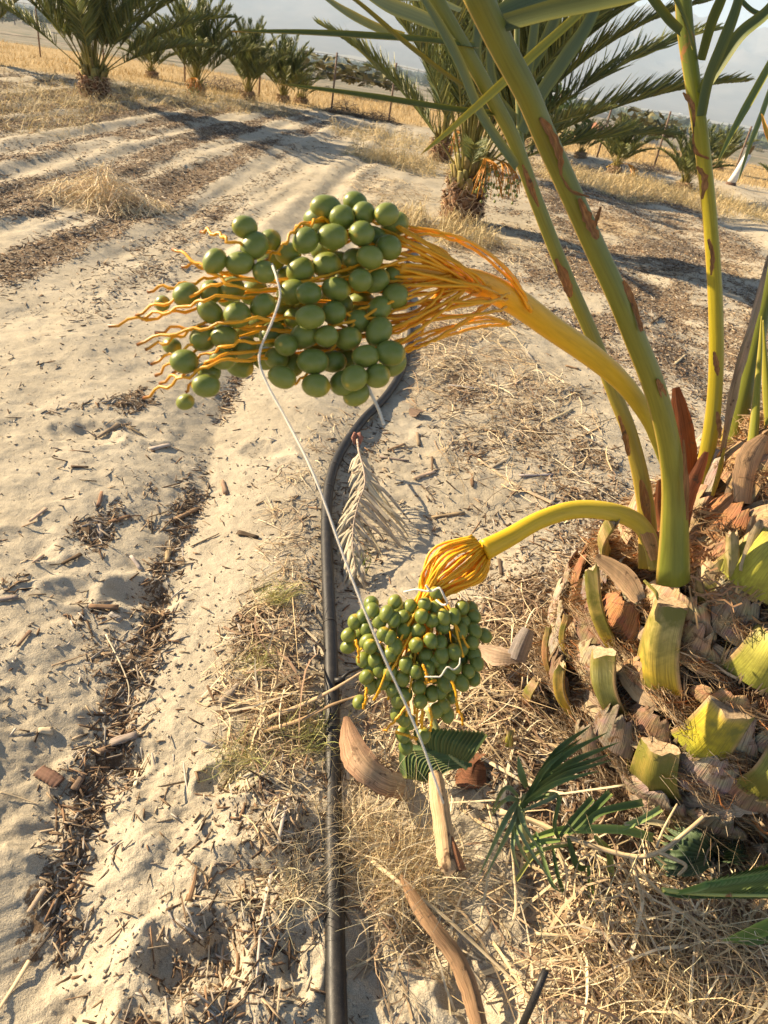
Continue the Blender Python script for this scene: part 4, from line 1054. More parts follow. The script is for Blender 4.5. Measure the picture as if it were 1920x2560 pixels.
# netted fibre mat between stems: crossed thin strings
mb = MB(); rd = random.Random(8)
for i in range(230):
    a = rd.random(); px, py = lerp(1720, 1900, rd.random()), lerp(1270, 1500, rd.random()); t = 1.47 - .0006 * (py - 1250) + rd.uniform(-.02, .03)
    l_ = rd.uniform(40, 120); sl = rd.uniform(-.5, .5) if rd.random() < .7 else rd.uniform(2, 5); dx = l_ / math.hypot(1, sl); 
    q = [P(px + dx * f, py + dx * sl * f + 8 * math.sin(f * 9 + a * 9), t + .01 * math.sin(f * 5)) for f in (0, .25, .5, .75, 1)]
    mb.ribbon(q, .0016, -fwd, jit((.36, .22, .12), .35))
pbuild(mb, 'fibre_net', M['fibre'])

# ---------------------------------------------- date bunches
def date_mesh(seed):
    rd = random.Random(seed); mb = MB(); nu, nv = 20, 14; L = 1.12
    prev = None
    for i in range(nv + 1):
        f = i / nv; ph = math.pi * f; r = math.sin(ph) ** .92; z = -math.cos(ph) * L
        r *= 1 + .05 * math.cos(ph)              # a little fuller at the stalk end
        if i == nv: z += .035
        if i == 0: z += .03
        capc = 1.0 if f < .13 else (.45 if f < .19 else (.9 if f > .97 else 0))
        row = [mb.add((math.cos(2 * math.pi * j / nu) * r, math.sin(2 * math.pi * j / nu) * r, z), (capc,) * 3) for j in range(nu)] if 0 < i < nv else [mb.add((0, 0, z), (capc,) * 3)]
        if prev:
            for j in range(nu):
                if len(prev) == 1: mb.face(prev[0], row[(j + 1) % nu], row[j])
                elif len(row) == 1: mb.face(prev[j], prev[(j + 1) % nu], row[0])
                else: mb.face(prev[j], prev[(j + 1) % nu], row[(j + 1) % nu], row[j])
        prev = row
    # calyx: three small scales round the stalk
    for j in range(3):
        a0 = j * 2.094; ids = [mb.add((0, 0, -L - .05), (1, 1, 1))]
        for q in range(6):
            a = a0 + q * .38; ids.append(mb.add((math.cos(a) * .36, math.sin(a) * .36, -L + .02 + .03 * (q % 2)), (1, 1, 1)))
        for q in range(1, 6): mb.face(ids[0], ids[q + 1], ids[q])
    return mb.mesh('date', M['date'])
DM = [date_mesh(i) for i in range(3)]
def add_date(parent, off, px, py, depth, rpx, axis, rd):
    p = P(px, py, depth); o = link('date', DM[rd.randrange(3)], parent, p - off)
    s = rpx * depth / F
    ax = Vector(axis) + Vector((rd.uniform(-.6, .6), rd.uniform(-.6, .6), rd.uniform(-.6, .6)))
    o.rotation_euler = ax.to_track_quat('Z', 'Y').to_euler(); o.scale = (s, s * rd.uniform(.95, 1), s * rd.uniform(.94, 1.12))
    return p

# bunch 1
b1off = P(1330, 780, 1.0)
bunch1 = link('fruit_bunch', bpy.data.meshes.new('tmp'), palm1, b1off - P1LOC)
sp, q = path([(1700, 1230, 1.38), (1662, 1150, 1.34), (1645, 1100, 1.32), (1618, 1040, 1.28), (1560, 960, 1.22), (1480, 890, 1.15), (1380, 820, 1.06), (1290, 755, .98), (1200, 710, .92), (1120, 690, .88), (1000, 672, .84)], 44)
mb = MB(); ws = spline([(w_, 0) for w_ in (30, 32, 38, 42, 48, 56, 60, 66, 64, 50, 30)], 44)[:, 0]
CS = spline([(.24, .25, .05), (.38, .32, .045), (.56, .38, .03), (.70, .40, .02), (.78, .38, .015), (.80, .36, .01)], 44)
mb.tube(sp, [ws[i] * q[i][2] / F / 2 for i in range(44)], 16, flat=.6, flat_dir=-fwd, colf=lambda t, th: tuple(CS[min(43, int(t * 43))]))
mb.v = [tuple(Vector(v) - b1off) for v in mb.v]
tmp = bunch1.data; bunch1.data = mb.mesh('fruit_bunch', M['orange']); bpy.data.meshes.remove(tmp)
bunch1['label'] = 'orange-stalked date bunch held out over the sand'
D1 = [(717,247,0),(763,338,0),(572,412,0),(692,420,0),(812,463,0),(1010,312,0),(1140,293,0),(1110,155,.02),(1070,210,.03),(1250,130,.03),(1185,200,.01),(1290,180,.01),(1400,185,0),(1280,278,0),
      (1440,235,.03),(1410,345,.01),(1320,392,0),(1335,300,.03),(1110,430,.02),(985,455,.02),(925,375,.03),(835,320,.03),(1275,503,0),(1157,545,.01),(1025,567,0),(945,560,.02),(803,625,0),(680,670,0),
      (655,545,.02),(555,560,.02),(550,655,.01),(435,575,.02),(1440,475,.03),(1443,580,.02),(1350,505,.02),(1033,680,-.01),(1145,660,.01),(1180,630,.04),(1265,700,.02),(1365,640,.02),(1363,752,.01),
      (1110,773,0),(1215,785,.01),(1005,770,.01),(915,815,0),(960,690,.03),(890,640,.05),(850,765,.03),(620,780,.01),(515,785,.02),(425,895,.01),(545,945,.03),(610,880,.01),(715,830,.02),(870,880,.02),
      (897,970,0),(1045,895,0),(1140,895,.02),(1060,1010,0),(1245,975,-.01),(1190,1000,.01),(1255,1050,.02),(1300,870,0),(1355,965,0),(1417,855,0),(1430,905,.02),(530,1010,0),(950,915,.03),(1205,890,.04),
      (1245,410,.03),(1180,420,.04),(1090,265,.03),(1060,850,.06),(780,720,.06),(980,640,.06),(1280,620,.06),(1100,360,.06),(760,560,.06),(1320,460,.06),(900,720,.07),(1150,820,.07),(700,760,.06)]
rd = random.Random(21); dates1 = []
for x, y, b in D1:
    px, py = x / 1.929 + 240, y / 1.929 + 440
    dep = .785 + b * 1.1 + .0001 * (px - 640)
    p = add_date(bunch1, b1off, px, py, dep, 30.5 * rd.uniform(.90, 1.07), -RV * .8 - UV * .3 - fwd * .2, rd); dates1.append((px, py, dep))
for x, y in [(rd.uniform(600, 1440), rd.uniform(330, 930)) for _ in range(20)]:
    px, py = x / 1.929 + 240, y / 1.929 + 440; add_date(bunch1, b1off, px, py, .87 + rd.uniform(0, .03), 30, -RV, rd)
for x, y, r in ((320, 615, 19), (365, 820, 22), (430, 1090, 20), (490, 745, 14)):
    px, py = x / 1.929 + 240, y / 1.929 + 440; add_date(bunch1, b1off, px, py, .82, r, -RV, rd); dates1.append((px, py, .82))
# strands: (start on stalk) -> through the fruit -> tip; zigzag towards the tip
def strand(parent, off, pts, w0, w1, zig, col, rd, n=46, tipdark=True):
    q = spline(pts, n); pp = []
    for i, (a, b, c) in enumerate(q):
        f = i / (n - 1); z = zig * max(0, f - .35) * (1 if i % 4 < 2 else -1)
        pp.append(P(a + rd.uniform(-1, 1) * zig * .4, b + z + rd.uniform(-1, 1) * zig * .3, c))
    mb = MB(); k0 = lambda t: tuple(lerp(a, b, max(0, (t - .965) / .035)) for a, b in zip(col, (.16, .05, .02))) if tipdark else col
    mb.tube(pp, [lerp(w0, w1, i / (n - 1)) * q[i][2] / F / 2 * (1.0 + (.25 if zig and i % 4 == 1 and i > n * .4 else 0)) for i in range(n)], 7, colf=lambda t, th: k0(t))
    mb.v = [tuple(Vector(v) - off) for v in mb.v]
    return link('strand', mb.mesh('strand', M['orange']), parent)
OR = (.84, .38, .012)
C3 = lambda x, y: (x / 1.929 + 240, y / 1.929 + 440)
tips = [(60,718),(190,660),(200,800),(230,1065),(290,950),(245,550),(370,340),(410,425),(510,255),(240,830),(290,745),(310,990),(220,680),(270,900),(365,940),(430,1030),(820,400),(950,250)]
mids = [(760,560),(700,500),(780,690),(640,890),(600,800),(640,480),(700,540),(760,500),(690,330),(560,700),(820,740),(640,860),(620,580),(700,730),(720,800),(560,900),(1000,230),(1100,210)]
for i, (tp, md) in enumerate(zip(tips, mids)):
    tx, ty = C3(*tp); mx, my = C3(*md)
    sx, sy = rd.uniform(1120, 1300), 0; sy = 690 + (sx - 1120) * .42 + rd.uniform(-18, 18)
    jx = rd.uniform(990, 1040); jy = lerp(sy, my, .65) + rd.uniform(-30, 30); fz = rd.uniform(-.035, .03)
    strand(bunch1, b1off, [(sx, sy, .92), (sx - 60, lerp(sy, jy, .4), .87), (jx, jy, .86), ((jx + mx) / 2, (jy + my) / 2 + rd.uniform(-22, 22), .85), (mx, my, .80 + fz), (lerp(mx, tx, .5), lerp(my, ty, .5) + rd.uniform(-8, 8), .79 + fz * .4), (tx, ty, .80)],
           8.0, 7.5, 8.0, jit(OR, .12), rd)
extra = [[(1330,778,.99),(1300,720,.95),(1220,640,.90),(1120,585,.86),(1000,560,.83),(900,552,.81)], [(1322,770,.98),(1280,700,.94),(1180,620,.89),(1080,585,.85),(960,600,.83)], [(1332,776,.98),(1270,672,.94),(1150,590,.88),(1000,575,.83)],
         [(1275,806,.96),(1220,805,.93),(1120,815,.88),(1000,850,.84),(900,868,.82)], [(1275,812,.96),(1200,822,.93),(1080,850,.87),(1000,880,.84),(880,905,.82)], [(1270,806,.95),(1190,798,.92),(1050,850,.86),(960,900,.83)],
         [(1225,745,.92),(1190,745,.89),(1100,775,.86),(990,830,.83),(880,840,.81)], [(1222,760,.92),(1170,800,.89),(1080,850,.86),(1000,886,.84)], [(1160,700,.88),(1120,715,.87),(1040,742,.84),(940,760,.81),(860,790,.8)],
         [(1165,708,.88),(1110,740,.86),(1020,770,.83),(920,800,.81)], [(1150,680,.88),(1100,625,.86),(1010,600,.83),(900,610,.81)], [(1140,670,.87),(1060,630,.85),(960,640,.82),(800,690,.79),(700,720,.79)],
         [(1130,690,.87),(1050,700,.85),(940,700,.82)], [(1120,680,.87),(1040,660,.84),(920,665,.82),(780,670,.8)], [(1125,700,.87),(1080,760,.85),(1010,790,.83),(900,800,.8),(760,830,.79),(640,810,.79)],
         [(1100,660,.87),(1030,640,.84),(880,690,.80),(720,705,.79),(560,690,.79)], [(1245,745,.93),(1180,790,.9),(1060,790,.86),(960,820,.82),(830,770,.79)], [(1110,710,.87),(1030,730,.84),(900,800,.8),(800,910,.8),(740,955,.8)]]
for e in extra:
    e = [(a + rd.uniform(-4, 4), b + rd.uniform(-5, 5), c + (.0 if a > 1020 else .022)) for a, b, c in e]
    strand(bunch1, b1off, e, 8.0, 6.5, 3.0, jit(OR, .10), rd, tipdark=False)
for i in range(14):
    a = rd.uniform(1100, 1230); b = 668 + (a - 1100) * .45 + rd.uniform(-8, 16); ey = rd.uniform(540, 900)
    strand(bunch1, b1off, [(a, b, .885), (a - 40, lerp(b, ey, .25), .865), (1030, lerp(b, ey, .75), .84), (930, ey, .85), (820, lerp(ey, 730, .2), .85)], 9, 7, 2, jit(OR, .12), rd, tipdark=False)

# bunch 2
b2off = P(1220, 1370, 1.33)
sp, q = path([(1640, 1420, 1.42), (1628, 1360, 1.41), (1596, 1308, 1.40), (1530, 1280, 1.38), (1440, 1274, 1.37), (1350, 1300, 1.35), (1270, 1345, 1.34), (1210, 1376, 1.33)], 40)
mb = MB(); ws = spline([(w_, 0) for w_ in (40, 44, 46, 46, 46, 46, 50, 56)], 40)[:, 0]
CS = spline([(.30, .24, .06), (.46, .35, .06), (.60, .44, .04), (.68, .46, .025), (.76, .45, .015)], 40)
mb.tube(sp, [ws[i] * q[i][2] / F / 2 for i in range(40)], 16, flat=.62, flat_dir=UV * .8 - fwd, colf=lambda t, th: tuple(CS[min(39, int(t * 39))]))
mb.v = [tuple(Vector(v) - b2off) for v in mb.v]
bunch2 = link('fruit_bunch', mb.mesh('fruit_bunch', M['orange']), palm1, b2off - P1LOC)
bunch2['label'] = 'tied date bunch drooping on an arched yellow stalk beside the hose'
C6 = lambda x, y: (x / 2.592 + 760, y / 2.592 + 1200)
D2 = [(853,740),(782,807),(857,836),(588,790),(436,805),(443,848),(537,866),(583,905),(382,885),(330,920),(490,915),(405,965),(288,1005),(287,1080),(412,1045),(430,1080),(555,1022),(648,978),(640,885),(688,820),(763,885),(832,910),
      (905,890),(900,950),(738,975),(1025,828),(1080,840),(1100,885),(1035,925),(970,885),(1015,975),(1105,975),(1170,1008),(823,1042),(885,1055),(725,1070),(592,1080),(790,1135),(850,1170),(895,1135),(560,1135),(460,1170),(385,1165),
      (430,1225),(490,1230),(660,1197),(558,1245),(725,1240),(800,1225),(900,1220),(975,1115),(1020,1085),(1090,1050),(1100,1130),(1120,1190),(1065,1240),(1100,1285),(1020,1315),(940,1265),(975,1210),(640,1285),(515,1310),(437,1335),
      (405,1275),(575,1360),(655,1395),(745,1340),(830,1385),(885,1375),(915,1320),(360,1440),(610,1430),(755,1435),(860,1495),(905,1465),(930,1525),(605,1515),(650,1550),(685,1570),(640,1650),(775,1655),(660,1730),(515,1000),(595,950),
      (700,890),(750,1290),(845,1270),(945,1165),(940,1040),(1020,1160),(1075,1100),(950,1400),(700,1160),(770,1180),(520,1190),(345,1020),(480,1110),(620,1340)]
cx, cy = C6(720, 1130)
for i, (x, y) in enumerate(D2):
    px, py = C6(x, y); u, v_ = (px - cx) / 185, (py - cy) / 215; rr2 = min(1, u * u + v_ * v_)
    # earlier entries lie in front of later ones only where the list says so: small dome plus a little scatter
    dep = 1.34 - .09 * math.sqrt(1 - rr2 * .95) + (.018 if x < 0 else 0) + rd.uniform(-.008, .012) + (.03 if i > 82 else 0)
    add_date(bunch2, b2off, px, py, dep, 18.4 * rd.uniform(.95, 1.05) * (1.0), -UV * .7 + RV * (u * .8) - fwd * .4 + Vector((0, 0, -.4)), rd)
mb = MB()   # the fruit packed inside the bunch, unseen but for their edges between the others
for i in range(34):
    a = rd.random() * 6.283; q_ = math.sqrt(rd.random()) * .68
    o = link('date', DM[0], bunch2, P(cx + math.cos(a) * q_ * 150, cy - 10 + math.sin(a) * q_ * 170, 1.345 + rd.uniform(-.02, .03)) - b2off); s = 18.4 * 1.34 / F
    o.scale = (s, s, s * 1.03); o.rotation_euler = (rd.random() * 6, rd.random() * 6, 0)
knot = (1088, 1474)
for i in range(40):
    a = rd.uniform(-1, 1); st = (1205 + 22 * a + rd.uniform(-4, 4), 1368 + 26 * a + rd.uniform(-6, 6))
    bul = (lerp(st[0], knot[0], .45) + 36 * a + rd.uniform(-10, 10), lerp(st[1], knot[1], .45) + 22 * a + rd.uniform(-8, 8))
    if a < -.3: bul = (bul[0] - 18, bul[1] - 6)
    kn = (knot[0] + 34 * a + rd.uniform(-6, 6), knot[1] + 14 * a + rd.uniform(-6, 6)); th = rd.uniform(-.2, 3.3)
    ex, ey = cx + math.cos(th) * rd.uniform(40, 150), cy + 30 - 40 + math.sin(th) * rd.uniform(20, 200)
    fz = rd.uniform(-.03, .06)
    strand(bunch2, b2off, [(st[0], st[1], 1.33 + .02 * a), (bul[0], bul[1], 1.30 + fz * .7), (kn[0], kn[1], 1.30 + fz * .3), (lerp(kn[0], ex, .4), lerp(kn[1], ey, .35), 1.29 + fz), (ex, ey, 1.28 + fz)], 7.5, 5.5, 3.0, jit((.86, .42, .014), .12), rd, n=30, tipdark=False)
for a, b in (((1090, 1700), (1060, 1707)), ((1130, 1700), (1143, 1785)), ((1140, 1760), (1158, 1815)), ((1058, 1662), (1068, 1712)), ((890, 1600), (895, 1660)), ((1020, 1760), (958, 1830)), ((1075, 1770), (1075, 1830)), ((915, 1720), (905, 1775)), ((990, 1830), (1045, 1850))):
    strand(bunch2, b2off, [(*a, 1.24), ((a[0] + b[0]) / 2 + 4, (a[1] + b[1]) / 2, 1.235), (*b, 1.24)], 8, 5, 5, jit(OR, .1), rd, n=20)

# the white ties round the second bunch
def twine(name, segs, w_, label=None, parent=None):
    mb = MB()
    for pts in segs:
        q = spline(pts, 50); mb.tube([P(*a) for a in q], [w_ * a[2] / F / 2 * (1 + .12 * math.sin(i * 1.9)) for i, a in enumerate(q)], 8, col=(.74, .68, .58))
    return thing(name, mb, M['twine'], label, 'twine')
twine('tie_cord', [[(1010, 1480, 1.27), (1040, 1474, 1.25), (1072, 1478, 1.24), (1064, 1462, 1.24), (1078, 1478, 1.24), (1098, 1470, 1.23), (1110, 1490, 1.23), (1118, 1508, 1.24), (1106, 1512, 1.25), (1090, 1500, 1.26)]], 5.5,
      'short white cord knotted round the orange strands of the tied bunch')
twine('tie_cord', [[(1062, 1692, 1.225), (1090, 1692, 1.22), (1102, 1690, 1.22), (1118, 1668, 1.22), (1134, 1674, 1.22), (1148, 1662, 1.23), (1150, 1645, 1.24)]], 4, 'thin white cord looped low among the dates of the tied bunch')
twine('hanging_twine', [[(680, 660, .775), (693, 700, .755), (700, 741, .755), (682, 800, .755), (648, 888, .765), (668, 960, .765), (722, 1060, .75), (790, 1200, .72), (870, 1420, .70), (950, 1620, .69), (1040, 1820, .70), (1108, 2008, .71)]], 6,
      'long frayed white twine hanging from the orange-stalked bunch down across the picture')
twine('hanging_twine', [[(905, 925, .83), (928, 985, .83), (945, 1020, .83), (960, 1062, .83)]], 8, 'short loose end of white twine beneath the orange-stalked bunch')

# ------------------------------------------------------------------ irrigation hose
mb = MB(); hp = []
for px, py in ((842, 2640), (838, 2480), (835, 2300), (832, 2100), (830, 1900), (828, 1760), (824, 1600), (818, 1450), (815, 1320), (822, 1220), (850, 1140), (905, 1060), (962, 1000), (1000, 940), (1018, 880), (1026, 820), (1020, 760), (1012, 700), (1020, 640), (1045, 590), (1060, 550)):
    g = G(px, py); hp.append((g.x, g.y, g.z + (.016 if py < 1700 else .012)))
q = spline(hp, 150); hr = .0185; HY = q[:110, 1].copy(); HX = q[:110, 0].copy()
mb.tube([Vector(a) for a in q], hr, 20, colf=lambda t, th: (1, 1, 1))
hose = empty('irrigation_hose', q[0], 'black plastic irrigation hose snaking past the palm over the sand', 'hose')
mb.v = [tuple(Vector(v) - Vector(q[0])) for v in mb.v]; link('tube', mb.mesh('tube', M['hose']), hose)
e0 = G(838, 1728); mb = MB(); e1 = G(905, 1700); e1 = Vector((e1.x, e1.y, e1.z + .05))
mb.tube([e0 + Vector((.0, 0, .03)), e0.lerp(e1, .4) + Vector((0, 0, .03)), e1], .0042, 10); mb.tube([e0 + Vector((-.005, 0, .035)), e0 + Vector((.02, .005, .04))], .008, 10)
mb.v = [tuple(Vector(v) - Vector(q[0])) for v in mb.v]; link('drip_tube', mb.mesh('drip_tube', M['hose']), hose)
for i_ in (60, 66, 71, 78, 46, 30):
    mb = MB(); a, b = Vector(q[i_]), Vector(q[i_ + 1]); mb.tube([a, a.lerp(b, .25)], hr + .0007, 20)
    mb.v = [tuple(Vector(v) - Vector(q[0])) for v in mb.v]; link('printed_ring', mb.mesh('printed_ring', M['hose']), hose)
mb = MB(); a = G(1290, 2600); b = G(1322, 2500); b.z += .10; mb.tube([a, a.lerp(b, .6) + Vector((0, 0, .02)), b + Vector((.0, 0, .01))], [.006, .0065, .006], 12)
thing('drip_tube', mb, M['hose'], 'black stub of thin drip tubing poking up by the straw at the bottom edge', 'drip tube')

# ------------------------------------------------------------------ litter: chopped bark, crumbs and shreds (ground cover)
def rot_np(yaw, pitch, rollv):
    cy, sy, cp, sp_, cr, sr = np.cos(yaw), np.sin(yaw), np.cos(pitch), np.sin(pitch), np.cos(rollv), np.sin(rollv)
    Rm = np.zeros((len(yaw), 3, 3))
    Rm[:, 0, 0] = cy * cp; Rm[:, 0, 1] = cy * sp_ * sr - sy * cr; Rm[:, 0, 2] = cy * sp_ * cr + sy * sr
    Rm[:, 1, 0] = sy * cp; Rm[:, 1, 1] = sy * sp_ * sr + cy * cr; Rm[:, 1, 2] = sy * sp_ * cr - cy * sr
    Rm[:, 2, 0] = -sp_; Rm[:, 2, 1] = cp * sr; Rm[:, 2, 2] = cp * cr
    return Rm
CHIP = np.array([(-1, -.5, -.5), (-1, .35, -.5), (.9, .5, -.5), (1, -.45, -.5), (-.85, -.4, .5), (-1.05, .2, .5), (1.0, .3, .5), (.8, -.35, .5)], float)
CHIPF = np.array([(0, 1, 2, 3), (7, 6, 5, 4), (0, 4, 5, 1), (1, 5, 6, 2), (2, 6, 7, 3), (3, 7, 4, 0)])
WC = [(.20, .135, .085), (.36, .265, .17), (.12, .08, .052), (.48, .38, .26), (.30, .25, .20), (.24, .15, .09), (.40, .36, .31)]
def chips(name, X, Y, L, W, T, seed, label, cat, dzf=.3, tilt=.25, pal=WC, pw=None, yawm=None):
    rg = np.random.default_rng(seed); n = len(X)
    V = CHIP[None] * (1 + rg.normal(0, .18, (n, 8, 3))) * np.stack([L / 2, W / 2, T], 1)[:, None, :]
    yaw = rg.random(n) * 6.283 if yawm is None else yawm + rg.normal(0, .5, n)
    Rm = rot_np(yaw, rg.normal(0, tilt, n), rg.normal(0, .4, n))
    V = np.einsum('nij,nkj->nki', Rm, V); Z = height(X, Y)
    V += np.stack([X, Y, Z + T * dzf + np.abs(V[:, :, 2]).max(1) * .35], 1)[:, None, :]
    ci = rg.choice(len(pal), n, p=pw); C = np.array(pal)[ci] * (1 + (rg.random((n, 1)) - .5) * .6)
    U = np.tile(CHIP * np.array([1, .6, .5]), (n, 1, 1)); U[:, :, 0], U[:, :, 1] = U[:, :, 1].copy() * 1, U[:, :, 0].copy() * .5; U[:, :, 2] = rg.random((n, 1)) * 10
    Fc = (np.arange(n)[:, None, None] * 8 + CHIPF[None]).reshape(-1, 4)
    me = np_mesh(name, V.reshape(-1, 3), Fc, np.repeat(C, 8, 0), U.reshape(-1, 3), M['wood'])
    return tag(link(name, me), label, cat, kind='stuff')
def sample(nc, r0_, r1_, p, rg, fn):
    """radii with density per area ~ r^-p, kept with probability fn(x, y)"""
    u = rg.random(nc); e = 2 - p; r = (r0_ ** e + u * (r1_ ** e - r0_ ** e)) ** (1 / e); a = rg.uniform(R_(-37), R_(37), nc)
    X, Y = r * np.sin(a), r * np.cos(a); k = rg.random(nc) < fn(X, Y); return X[k], Y[k]
rg = np.random.default_rng(31)
def lit2(x, y): return litter(x, y) ** 1.1 + .012
X, Y = sample(150000, .4, 17, 1.05, rg, lit2); n = len(X); rr = np.sqrt(X * X + Y * Y); s = 1 + rr * .05
chips('bark_litter', X, Y, rg.lognormal(-3.75, .5, n).clip(.008, .09) * s, rg.uniform(.003, .010, n) * s, rg.uniform(.001, .004, n) * s, 1, 'chopped bark and leaf chips strewn over the sand', 'bark chips')
X, Y = sample(70000, .4, 5, .9, rg, lambda x, y: litter(x, y) + .03); n = len(X)
chips('crumb_litter', X, Y, rg.uniform(.003, .010, n), rg.uniform(.0015, .004, n), rg.uniform(.001, .002, n), 2, 'fine crumbs of bark mixed into the sand', 'crumbs')
def clod(x, y): return (.25 + .75 * (vnoise(x * 2.3, y * 2.3) > .55)) * .6
X, Y = sample(7000, .4, 4, 1.2, rg, clod); n = len(X)
chips('sand_clods', X, Y, rg.uniform(.003, .011, n), rg.uniform(.003, .009, n), rg.uniform(.002, .005, n), 3, 'small pebbles and clods of sand', 'pebbles', pal=[(.42, .35, .26), (.36, .30, .22), (.5, .44, .36), (.25, .2, .15)])

# dry stems lying about: vectorised bent ribbons that follow the ground
def strew(name, patches, seed, label, pal, seg=5, mat='straw'):
    """patches: (x, y, radius, count, len0, len1, width, lift)"""
    rg = np.random.default_rng(seed); A = []
    for x, y, rad, cnt, l0, l1, wd, lf in patches:
        q = np.sqrt(rg.random(cnt)) * rad; a = rg.random(cnt) * 6.283
        A.append(np.stack([x + np.cos(a) * q, y + np.sin(a) * q, rg.uniform(l0, l1, cnt), wd * rg.uniform(.5, 1.4, cnt), lf * rg.random(cnt) ** 1.5], 1))
    A = np.vstack(A); hx = np.interp(A[:, 1], HY, HX); dd_ = np.abs(A[:, 0] - hx); A = A[(dd_ > .045 + .25 * np.minimum(A[:, 2], .12)) | (rg.random(len(A)) < .05)]; n = len(A); yaw = rg.random(n) * 6.283; bend = rg.normal(0, .7, n); roll = rg.normal(0, .6, n)
    V = np.zeros((n, seg + 1, 2, 3)); U = np.zeros_like(V); up = rg.random(n) < .5; arch = rg.random(n)
    for i in range(seg + 1):
        f = i / seg; th = yaw + bend * (f - .5); x = A[:, 0] + (f - .5) * A[:, 2] * np.cos(th); y = A[:, 1] + (f - .5) * A[:, 2] * np.sin(th)
        z = height(x, y) + .003 + A[:, 4] * np.where(arch < .5, np.sin(math.pi * f), f ** 1.4)
        b = np.stack([-np.sin(th) * np.cos(roll), np.cos(th) * np.cos(roll), np.sin(roll)], 1) * (A[:, 3] * (1 - .75 * f))[:, None]
        c = np.stack([x, y, z], 1); V[:, i, 0] = c - b; V[:, i, 1] = c + b
        U[:, i, 0] = np.stack([-np.ones(n), np.full(n, f * 2), yaw], 1); U[:, i, 1] = np.stack([np.ones(n), np.full(n, f * 2), yaw], 1)
    C = np.array(pal)[rg.integers(0, len(pal), n)] * (1 + (rg.random((n, 1)) - .5) * .4); C = np.repeat(C, (seg + 1) * 2, 0)
    b = np.arange(n)[:, None] * (seg + 1) * 2; Fc = np.concatenate([b + np.array([2 * i, 2 * i + 1, 2 * i + 3, 2 * i + 2]) for i in range(seg)])
    me = np_mesh(name, V.reshape(-1, 3), Fc, C, U.reshape(-1, 3), M[mat]); return tag(link(name, me), label, 'straw', kind='stuff')
ST = [(.74, .60, .37), (.60, .46, .27), (.80, .68, .47), (.46, .34, .21), (.34, .24, .15), (.26, .17, .11)]
pt = []; STRAW = .45
def pp_(px, py, rad, cnt, l0, l1, wd, lf):
    g = G0(px, py); pt.append((g.x, g.y, rad, int(cnt * STRAW), l0, l1, wd, lf))
# along the hose, camera side and palm side
for px, py, r, c in ((850, 1060, .10, 120), (820, 1120, .10, 160), (770, 1200, .12, 200), (745, 1300, .11, 200), (720, 1400, .10, 180), (690, 1490, .10, 170), (650, 1590, .10, 200), (640, 1680, .10, 200),
                     (620, 1760, .10, 180), (660, 1850, .11, 260), (740, 1860, .09, 200), (720, 1960, .09, 140), (770, 2060, .07, 110), (790, 2200, .05, 50), (720, 2100, .08, 40)):
    pp_(px, py, r, c, .03, .13, .0016, .018)
for px, py, r, c in ((930, 1700, .14, 300), (960, 1830, .13, 300), (900, 1960, .10, 130), (900, 2150, .10, 200), (960, 2250, .12, 300), (1000, 2350, .10, 160), (1180, 1560, .20, 330), (1230, 1680, .16, 330), (1160, 1800, .14, 200),
                     (1080, 1950, .10, 50), (1250, 1850, .12, 200), (1200, 2250, .13, 30), (1400, 2250, .14, 60), (1520, 2430, .10, 150), (1660, 2460, .11, 200), (1800, 2460, .12, 200), (1580, 2520, .13, 240), (1750, 2540, .14, 200), (1400, 2480, .10, 120)):
    pp_(px, py, r, c, .05, .22, .0017, .05)
# straw further off: round the second palm, between hose and palm row
for px, py, r, c in ((1050, 700, .5, 700), (1010, 780, .5, 700), (1110, 850, .45, 700), (1180, 930, .5, 700), (1000, 880, .35, 350), (1100, 600, .5, 900), (1200, 610, .5, 700), (1010, 480, .7, 900), (1030, 540, .5, 500), (1120, 780, .5, 600), (1250, 1000, .5, 500), (1020, 400, .9, 700), (1320, 1150, .4, 300)):
    pp_(px, py, r, c, .10, .35, .0022, .06)
STRAW = 1
for px, py, r_, c in ((1540, 2400, .14, 60), (1680, 2400, .16, 90), (1820, 2380, .16, 90), (1620, 2500, .16, 110), (1780, 2500, .16, 110), (1900, 2520, .12, 60), (1250, 2300, .14, 14), (1380, 2200, .12, 26), (1180, 1850, .14, 40), (1040, 1780, .12, 30), (720, 1760, .08, 40), (700, 1620, .08, 24)):
    pp_(px, py, r_, c, .12, .34, .0034, .07)
strew('dry_straw', pt, 41, 'pale dry straw scattered along the hose and round the palm foot', ST)
pt = []
for px, py, r, c in ((1120, 590, .45, 900), (1040, 560, .4, 500), (1060, 420, .8, 1200), (200, 250, 1.0, 500), (110, 265, 1.0, 500), (330, 235, 1.5, 500), (430, 250, 1.5, 800), (520, 255, 1.5, 600), (600, 262, 1.2, 400),
                     (1540, 470, 1.2, 1500), (1640, 480, 1.4, 1300), (1750, 500, 1.4, 1200), (1420, 440, 1.2, 700), (1860, 540, 1, 700), (970, 350, 1, 900), (950, 400, .5, 400), (20, 300, 1, 500)):
    pp_(px, py, r, c, .12, .32, .0035, .20)
strew('dry_grass', pt, 42, 'low clumps of dry yellow grass among the palms', [(.62, .48, .26), (.70, .56, .32), (.55, .42, .20), (.46, .38, .20)], 4)

